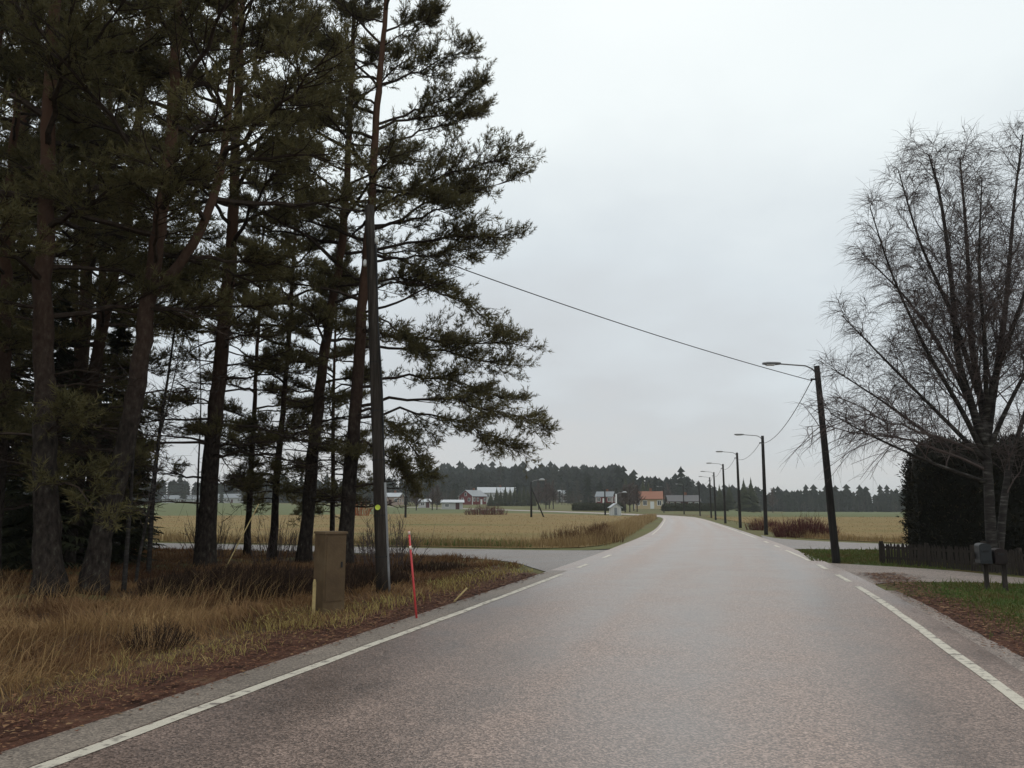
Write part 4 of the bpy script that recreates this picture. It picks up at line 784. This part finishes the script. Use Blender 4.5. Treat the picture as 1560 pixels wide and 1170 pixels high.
# ------------------------------------------------------------------ buildings
def house(name, label, px, Y, wdt, dep, eave, ridge, rz, wall, roof, nwin=3, chim=True, trim=True, cat='house', zoff=0.0, gable_win=True, door=True):
    x = (px-780)/F*Y; b = np.array([x, Y, float(H(x, Y))+zoff]); o = empty(name, b, label, cat, rz=rz); hw, hd = wdt/2, dep/2      # ridge along x, front faces -y
    mb = MB(); V = [(-hw, -hd, -1), (hw, -hd, -1), (hw, hd, -1), (-hw, hd, -1), (-hw, -hd, eave), (hw, -hd, eave), (hw, hd, eave), (-hw, hd, eave), (-hw, 0, ridge), (hw, 0, ridge)]
    mb.add(V, [(0, 1, 5), (0, 5, 4), (2, 3, 7), (2, 7, 6), (1, 2, 6), (1, 6, 5), (5, 6, 9), (3, 0, 4), (3, 4, 7), (4, 8, 7), (0, 2, 1), (0, 3, 2)]); mb.build('wall', wall, o)
    mb = MB(); ov = .45; sl_ = (ridge-eave)/hd; e = hd+ov; ze = eave-ov*sl_+.06; zr = ridge+.06; th = .16
    for s in (-1, 1):
        V = [(-hw-ov, s*e, ze), (hw+ov, s*e, ze), (hw+ov, s*.001, zr), (-hw-ov, s*.001, zr)]; V += [(a_, b_, c_+th) for a_, b_, c_ in V]; mb.add(V, BOXT)
    rf = mb.build('roof', roof, o)
    if chim: mb = MB(); box(mb, (hw*.2, .3, ridge+.45), (.7, .6, 1.3)); mb.build('chimney', M['brick'], rf)
    wh = min(1.2, eave*.42); n = nwin+(1 if door else 0)
    for i in range(n):
        cx = -hw+wdt*(i+.5)/n
        if door and i == n//2:
            mb = MB(); box(mb, (cx, -hd-.03, 1.05), (1.1, .1, 2.1)); d2 = mb.build('door', M['white_trim'] if trim else M['dark_wall'], o); continue
        mb = MB(); box(mb, (cx, -hd-.03, eave*.58), (1.25, .1, wh+.3)); w_ = mb.build('window', M['white_trim'], o); mb = MB()
        for s in (-1, 1): box(mb, (cx+s*.27, -hd-.085, eave*.58), (.42, .03, wh))
        mb.build('pane', M['glass'], w_)
    if gable_win:
        for s in (-1, 1):
            for yy, zz_ in ((-.25*dep, eave*.58), (.25*dep, eave*.58), (0, eave+(ridge-eave)*.3)):
                mb = MB(); box(mb, (s*(hw+.03), yy, zz_), (.1, 1.2, wh+.2)); w_ = mb.build('window', M['white_trim'], o); mb = MB(); box(mb, (s*(hw+.09), yy, zz_), (.03, .9, wh-.05)); mb.build('pane', M['glass'], w_)
    if trim:
        for sx_ in (-1, 1):
            for sy in (-1, 1): mb = MB(); box(mb, (sx_*hw, sy*hd, eave/2-.3), (.2, .2, eave+.5)); mb.build('corner_board', M['white_trim'], o)
    return o
house('red_house', 'red wooden house with white corner boards and grey roof below the wooded hill', 721, 325, 9, 7.4, 3.4, 5.7, R(52), M['red_wall'], M['roof_grey'], 3, gable_win=True)
house('long_hall', 'long pale building with a light grey roof behind the red house', 757, 352, 17, 9, 3.3, 5.6, R(6), M['white_wall'], M['roof_pale'], 5, trim=False, zoff=1.6)
house('white_shed', 'low white building below the red house', 690, 225, 6, 4, 1.9, 2.5, R(5), M['white_wall'], M['roof_pale'], 1, False, False, gable_win=False)
house('pale_house', 'pale pinkish brick house far left beyond the field', 601, 300, 6.6, 6, 3.2, 4.5, R(-12), M['pink_wall'], M['roof_pale'], 2, trim=False)
house('white_shed', 'small white outbuilding between the pinkish house and the low white building', 648, 250, 3.4, 3, 1.9, 2.6, R(15), M['white_wall'], M['roof_pale'], 1, False, False, gable_win=False)
house('hill_house', 'small pale house half hidden among trees on the wooded hill', 856, 420, 5, 5, 3.5, 5.2, R(20), M['white_wall'], M['roof_pale'], 2, False, False, zoff=1.2)
house('red_cottage', 'small red cottage with pale roof behind the wooden pole', 921, 290, 6, 5, 2.8, 4.4, R(-20), M['red_wall'], M['roof_grey'], 2, zoff=.6)
house('yellow_house', 'pale yellow house with an orange tiled roof at the road bend', 985, 230, 8.2, 7, 2.9, 4.9, R(-8), M['yellow_wall'], M['roof_orange'], 3, trim=True)
house('dark_house', 'long dark red house with a grey roof behind the far lamp posts', 1037, 245, 9.4, 7, 2.0, 3.7, R(-4), M['dark_wall'], M['roof_dark'], 4, trim=False)
house('barn', 'long low pale barn seen between the pine trunks', 285, 420, 20, 8, 2.5, 4.4, R(15), M['white_wall'], M['roof_grey'], 2, False, False, zoff=-.3)
house('barn', 'white farm building between the pine trunks beyond the green crop', 355, 430, 14, 8, 3, 5, R(10), M['white_wall'], M['roof_grey'], 3, False, False)
# little white kiosk with boarded walls
x = (935-780)/F*142; kb = np.array([x, 142, float(H(x, 142))]); ko = empty('roadside_kiosk', kb, 'little white boarded kiosk with a pitched roof at the field edge', 'kiosk', rz=R(8))
mb = MB(); prism(mb, [(-.9, -.2), (.9, -.2), (.9, 1.45), (0, 2.05), (-.9, 1.45)], -.8, .8); mb.build('wall', M['white_wall'], ko)
for i in range(7): mb = MB(); xx = -.84+i*.28; hgt_ = 1.4+.6*(1-abs(xx)/.9); box(mb, (xx, -.82, hgt_/2), (.07, .05, hgt_)); mb.build('batten', M['white_trim'], ko)
mb = MB()
for s in (-1, 1):
    V = [(s*1.15, -1.0, 1.33), (s*1.15, 1.0, 1.33), (0, 1.0, 2.12), (0, -1.0, 2.12)]; V += [(a_, b_, c_+.09) for a_, b_, c_ in V]; mb.add(V, BOXT)
mb.build('roof', M['roof_pale'], ko); mb = MB(); box(mb, (-.1, -.85, .75), (.5, .05, 1.3)); mb.build('door', M['roof_grey'], ko)
hedge('garden_hedge', 'clipped dark green hedge in front of the long dark house', (38.0, 196), (56, 203), 2.0, 1.7, 5000, M['spruce'], .3)
hedge('garden_hedge', 'dark hedge line between the wooden pole and the yellow house', (16, 205), (29, 200), 2, 1.8, 4000, M['spruce'], .3)

# ------------------------------------------------------------------ woods
def spruce_mesh(h, wd, seed, layers=8, sp_n=6):
    r_ = np.random.default_rng(seed); V, T = [], []
    for i in range(layers):
        t = i/(layers-1); z = h*(.06+.88*t); rad = wd*(1-t)**.85+.12*wd*(1-t)+.06; k = sp_n if t < .75 else 6; ph = r_.uniform(0, 6.28)
        for j in range(k):
            a = ph+j*6.283/k+r_.uniform(-.25, .25); L_ = rad*r_.uniform(.6, 1.15); dz = h*.075*r_.uniform(.7, 1.3); c, s = math.cos(a), math.sin(a); wq = L_*.42+.1; b = len(V)
            V += [(0, 0, z+dz*1.6), (c*L_*.6-s*wq, s*L_*.6+c*wq, z-dz*.3), (c*L_, s*L_, z-dz*.7), (c*L_*.6+s*wq, s*L_*.6-c*wq, z-dz*.3)]; T += [(b, b+1, b+2), (b, b+2, b+3)]
    b = len(V); V += [(-.09*wd, 0, h*.9), (.09*wd, 0, h*.9), (0, 0, h*1.04)]; T.append((b, b+1, b+2)); return np.array(V), np.array(T)
def bare_mesh(h, wd, seed, n=70):
    r_ = np.random.default_rng(seed); mbt = MB(); segs(mbt, [(0, 0, 0)], [(0, 0, h*.8)], .16, .05, 3)
    for i in range(n):
        z = h*(.2+.75*r_.random()); a = r_.uniform(0, 6.28); L_ = wd*r_.uniform(.4, 1)*(1.1-z/h); p = np.array([0, 0, z]); q = p+np.array([math.cos(a)*L_, math.sin(a)*L_, L_*r_.uniform(.5, 1.4)])
        segs(mbt, [p], [q], .07, .035, 3)
        for k in range(3): s = p+(q-p)*r_.uniform(.4, 1); segs(mbt, [s], [s+np.array([math.cos(a+r_.normal())*L_*.5, math.sin(a+r_.normal())*L_*.5, L_*r_.uniform(.2, .7)])], .045, .03, 3)
    return np.vstack(mbt.V), np.vstack(mbt.T)
SPM = [spruce_mesh(1, w_, s) for s, w_ in enumerate((.06, .075, .09, .065, .11, .08))]
BRM = [bare_mesh(9, 2.6, s, 11) for s in range(4)]
def wood(name, label, spec):
    mb = MB()
    for (az0, az1, d0, d1, h0, h1, n, pb) in spec:
        for i in range(n):
            a = R(rng.uniform(az0, az1)); d = rng.uniform(d0, d1); x, y = d*math.sin(a), d*math.cos(a); h = rng.uniform(h0, h1)*(1.22 if rng.random() < .12 else 1); z = float(H(x, y)); an = rng.uniform(0, 6.28); c, s = math.cos(an), math.sin(an)
            if rng.random() < pb: V, T = BRM[rng.integers(4)]; k = h/11; kz = k; t = rng.uniform(.72, 1)
            else: V, T = SPM[rng.integers(6)]; k = h*rng.uniform(.9, 1.3); kz = h; t = rng.uniform(.0, .55)
            W = np.stack([(V[:, 0]*c-V[:, 1]*s)*k+x, (V[:, 0]*s+V[:, 1]*c)*k+y, V[:, 2]*kz+z-.2], 1); mb.add(W, T, t)
    return tag(mb.build(name, M['forest']), label, 'wood', kind='stuff')
wood('hill_wood', 'dark spruce wood covering the low hill behind the houses', [(-7, 9, 400, 450, 6, 14, 130, .35), (-7, 9, 450, 540, 9, 16, 560, .10), (-6.5, 8, 560, 680, 10, 17, 600, .04), (7.5, 13, 380, 520, 7, 14, 170, .25), (-1, 9, 300, 385, 5, 9, 190, .96), (-11, -4, 310, 400, 5, 9, 90, .8)])
wood('field_wood', 'dark mixed wood at the far end of the right-hand fields', [(12, 42, 430, 452, 5, 9, 330, .5), (12, 42, 450, 520, 7, 12, 900, .15)])
wood('far_wood', 'hazy grey wood beyond the green crop behind the pines', [(-44, -6, 440, 480, 6, 11, 330, .55), (-44, -6, 470, 540, 9, 14, 650, .25)])
# trees that stand out singly
def lone_spruce(name, label, px, Y, h, wd, group=None, seed=0):
    x = (px-780)/F*Y; b = np.array([x, Y, float(H(x, Y))]); o = empty(name, b, label, 'spruce', group); mb = MB(); tube(mb, [(0, 0, -.2), (0, 0, h*.95)], [.16, .03], 6); mb.build('trunk', M['limb_bark'], o)
    V, T = spruce_mesh(h, wd, seed+50, 18, 13); mb = MB(); mb.add(V, T, np.repeat(np.random.default_rng(seed).uniform(.1, .7, len(V)//4+1), 4)[:len(V)]); tag(mb.build('crown', M['spruce'], o), kind='stuff'); return o
lone_spruce('spruce_tree', 'left one of two tall spruces rising above the right-hand woods', 1130, 250, 10.2, 3.3, None, 1); lone_spruce('spruce_tree', 'right one of two tall spruces rising above the right-hand woods', 1141, 252, 10.8, 3.4, None, 2)
GH = 'dark spruces beside the red house'
for i, (px, h) in enumerate(((748, 4.8), (757, 6.8), (763, 5.6), (770, 7.4), (777, 6.6), (784, 7.6), (791, 6.9), (798, 7.4), (804, 6.2), (811, 7.0))): lone_spruce('garden_spruce', 'dark spruce in the row beside the red house and pale hall', px, 280+(i*7)%12, h, 1.7, GH, 10+i)
for i, (px, h, Y) in enumerate(((952, 12.5, 330), (963, 11.5, 335), (978, 10.5, 300), (986, 9.5, 305), (1093, 8, 260), (1108, 8.5, 262))): lone_spruce('edge_spruce', ['pointed spruce at the right end of the wooded hill', 'pointed spruce behind the orange roof', 'pointed spruce right of the dark red house'][i//2], px, Y, h, 2.6, ['spruces at the end of the hill', 'spruces behind the yellow house', 'spruces by the dark house'][i//2], 30+i)
def bare_tree(label, px, Y, h, wd, group, seed):
    x = (px-780)/F*Y; b = np.array([x, Y, float(H(x, Y))]); o = empty('bare_tree', b, label, 'tree', group); mb = MB(); tube(mb, [(0, 0, -.2), (.1, 0, h*.4), (0, .1, h*.85)], [.16, .11, .04], 6); mb.build('trunk', M['birch_bark'], o)
    V, T = bare_mesh(h, wd, seed, 110); mb = MB(); mb.add(V, T, .5); tag(mb.build('crown', M['birch_twig'], o), kind='stuff')
for i, (px, Y, h) in enumerate(((820, 220, 8), (831, 224, 9), (842, 228, 8.5), (836, 232, 8))): bare_tree('bare pale stemmed tree in the clump behind the strutted pole', px, Y, h, 2.2, 'bare trees behind the strutted pole', 70+i)
for i, (px, Y, h) in enumerate(((950, 180, 6.5), (957, 184, 7), (968, 190, 6.5), (963, 200, 7.5))): bare_tree('bare tree in the clump between the kiosk and the yellow house', px, Y, h, 2.2, 'bare trees by the yellow house', 80+i)
for i, (px, Y, h) in enumerate(((660, 210, 6), (667, 214, 7), (636, 205, 5.5))): bare_tree('bare garden tree beside the small white outbuilding', px, Y, h, 2.2, 'bare garden trees by the outbuildings', 90+i)
bare_tree('bare tree standing alone above the dark red house', 1015, 300, 9, 2.6, None, 95); bare_tree('bare birch above the woods beside the two tall spruces', 1172, 300, 9.5, 3, None, 96)

# ------------------------------------------------------------------ haze
mb = MB(); box(mb, (0, 0, 22), (6400, 6400, 52)); hz = mb.build('haze', M['ground']); tag(hz, 'thin pale damp haze over the whole landscape', 'haze', kind='stuff')
hm = bpy.data.materials.new('haze'); hm.use_nodes = True; n = hm.node_tree.nodes; n.remove(n['Principled BSDF']); pv = n.new('ShaderNodeVolumePrincipled'); pv.inputs['Color'].default_value = (.86, .9, .95, 1); pv.inputs['Density'].default_value = .00025; pv.inputs['Anisotropy'].default_value = .2
hm.node_tree.links.new(pv.outputs[0], n['Material Output'].inputs['Volume']); hz.data.materials.clear(); hz.data.materials.append(hm)
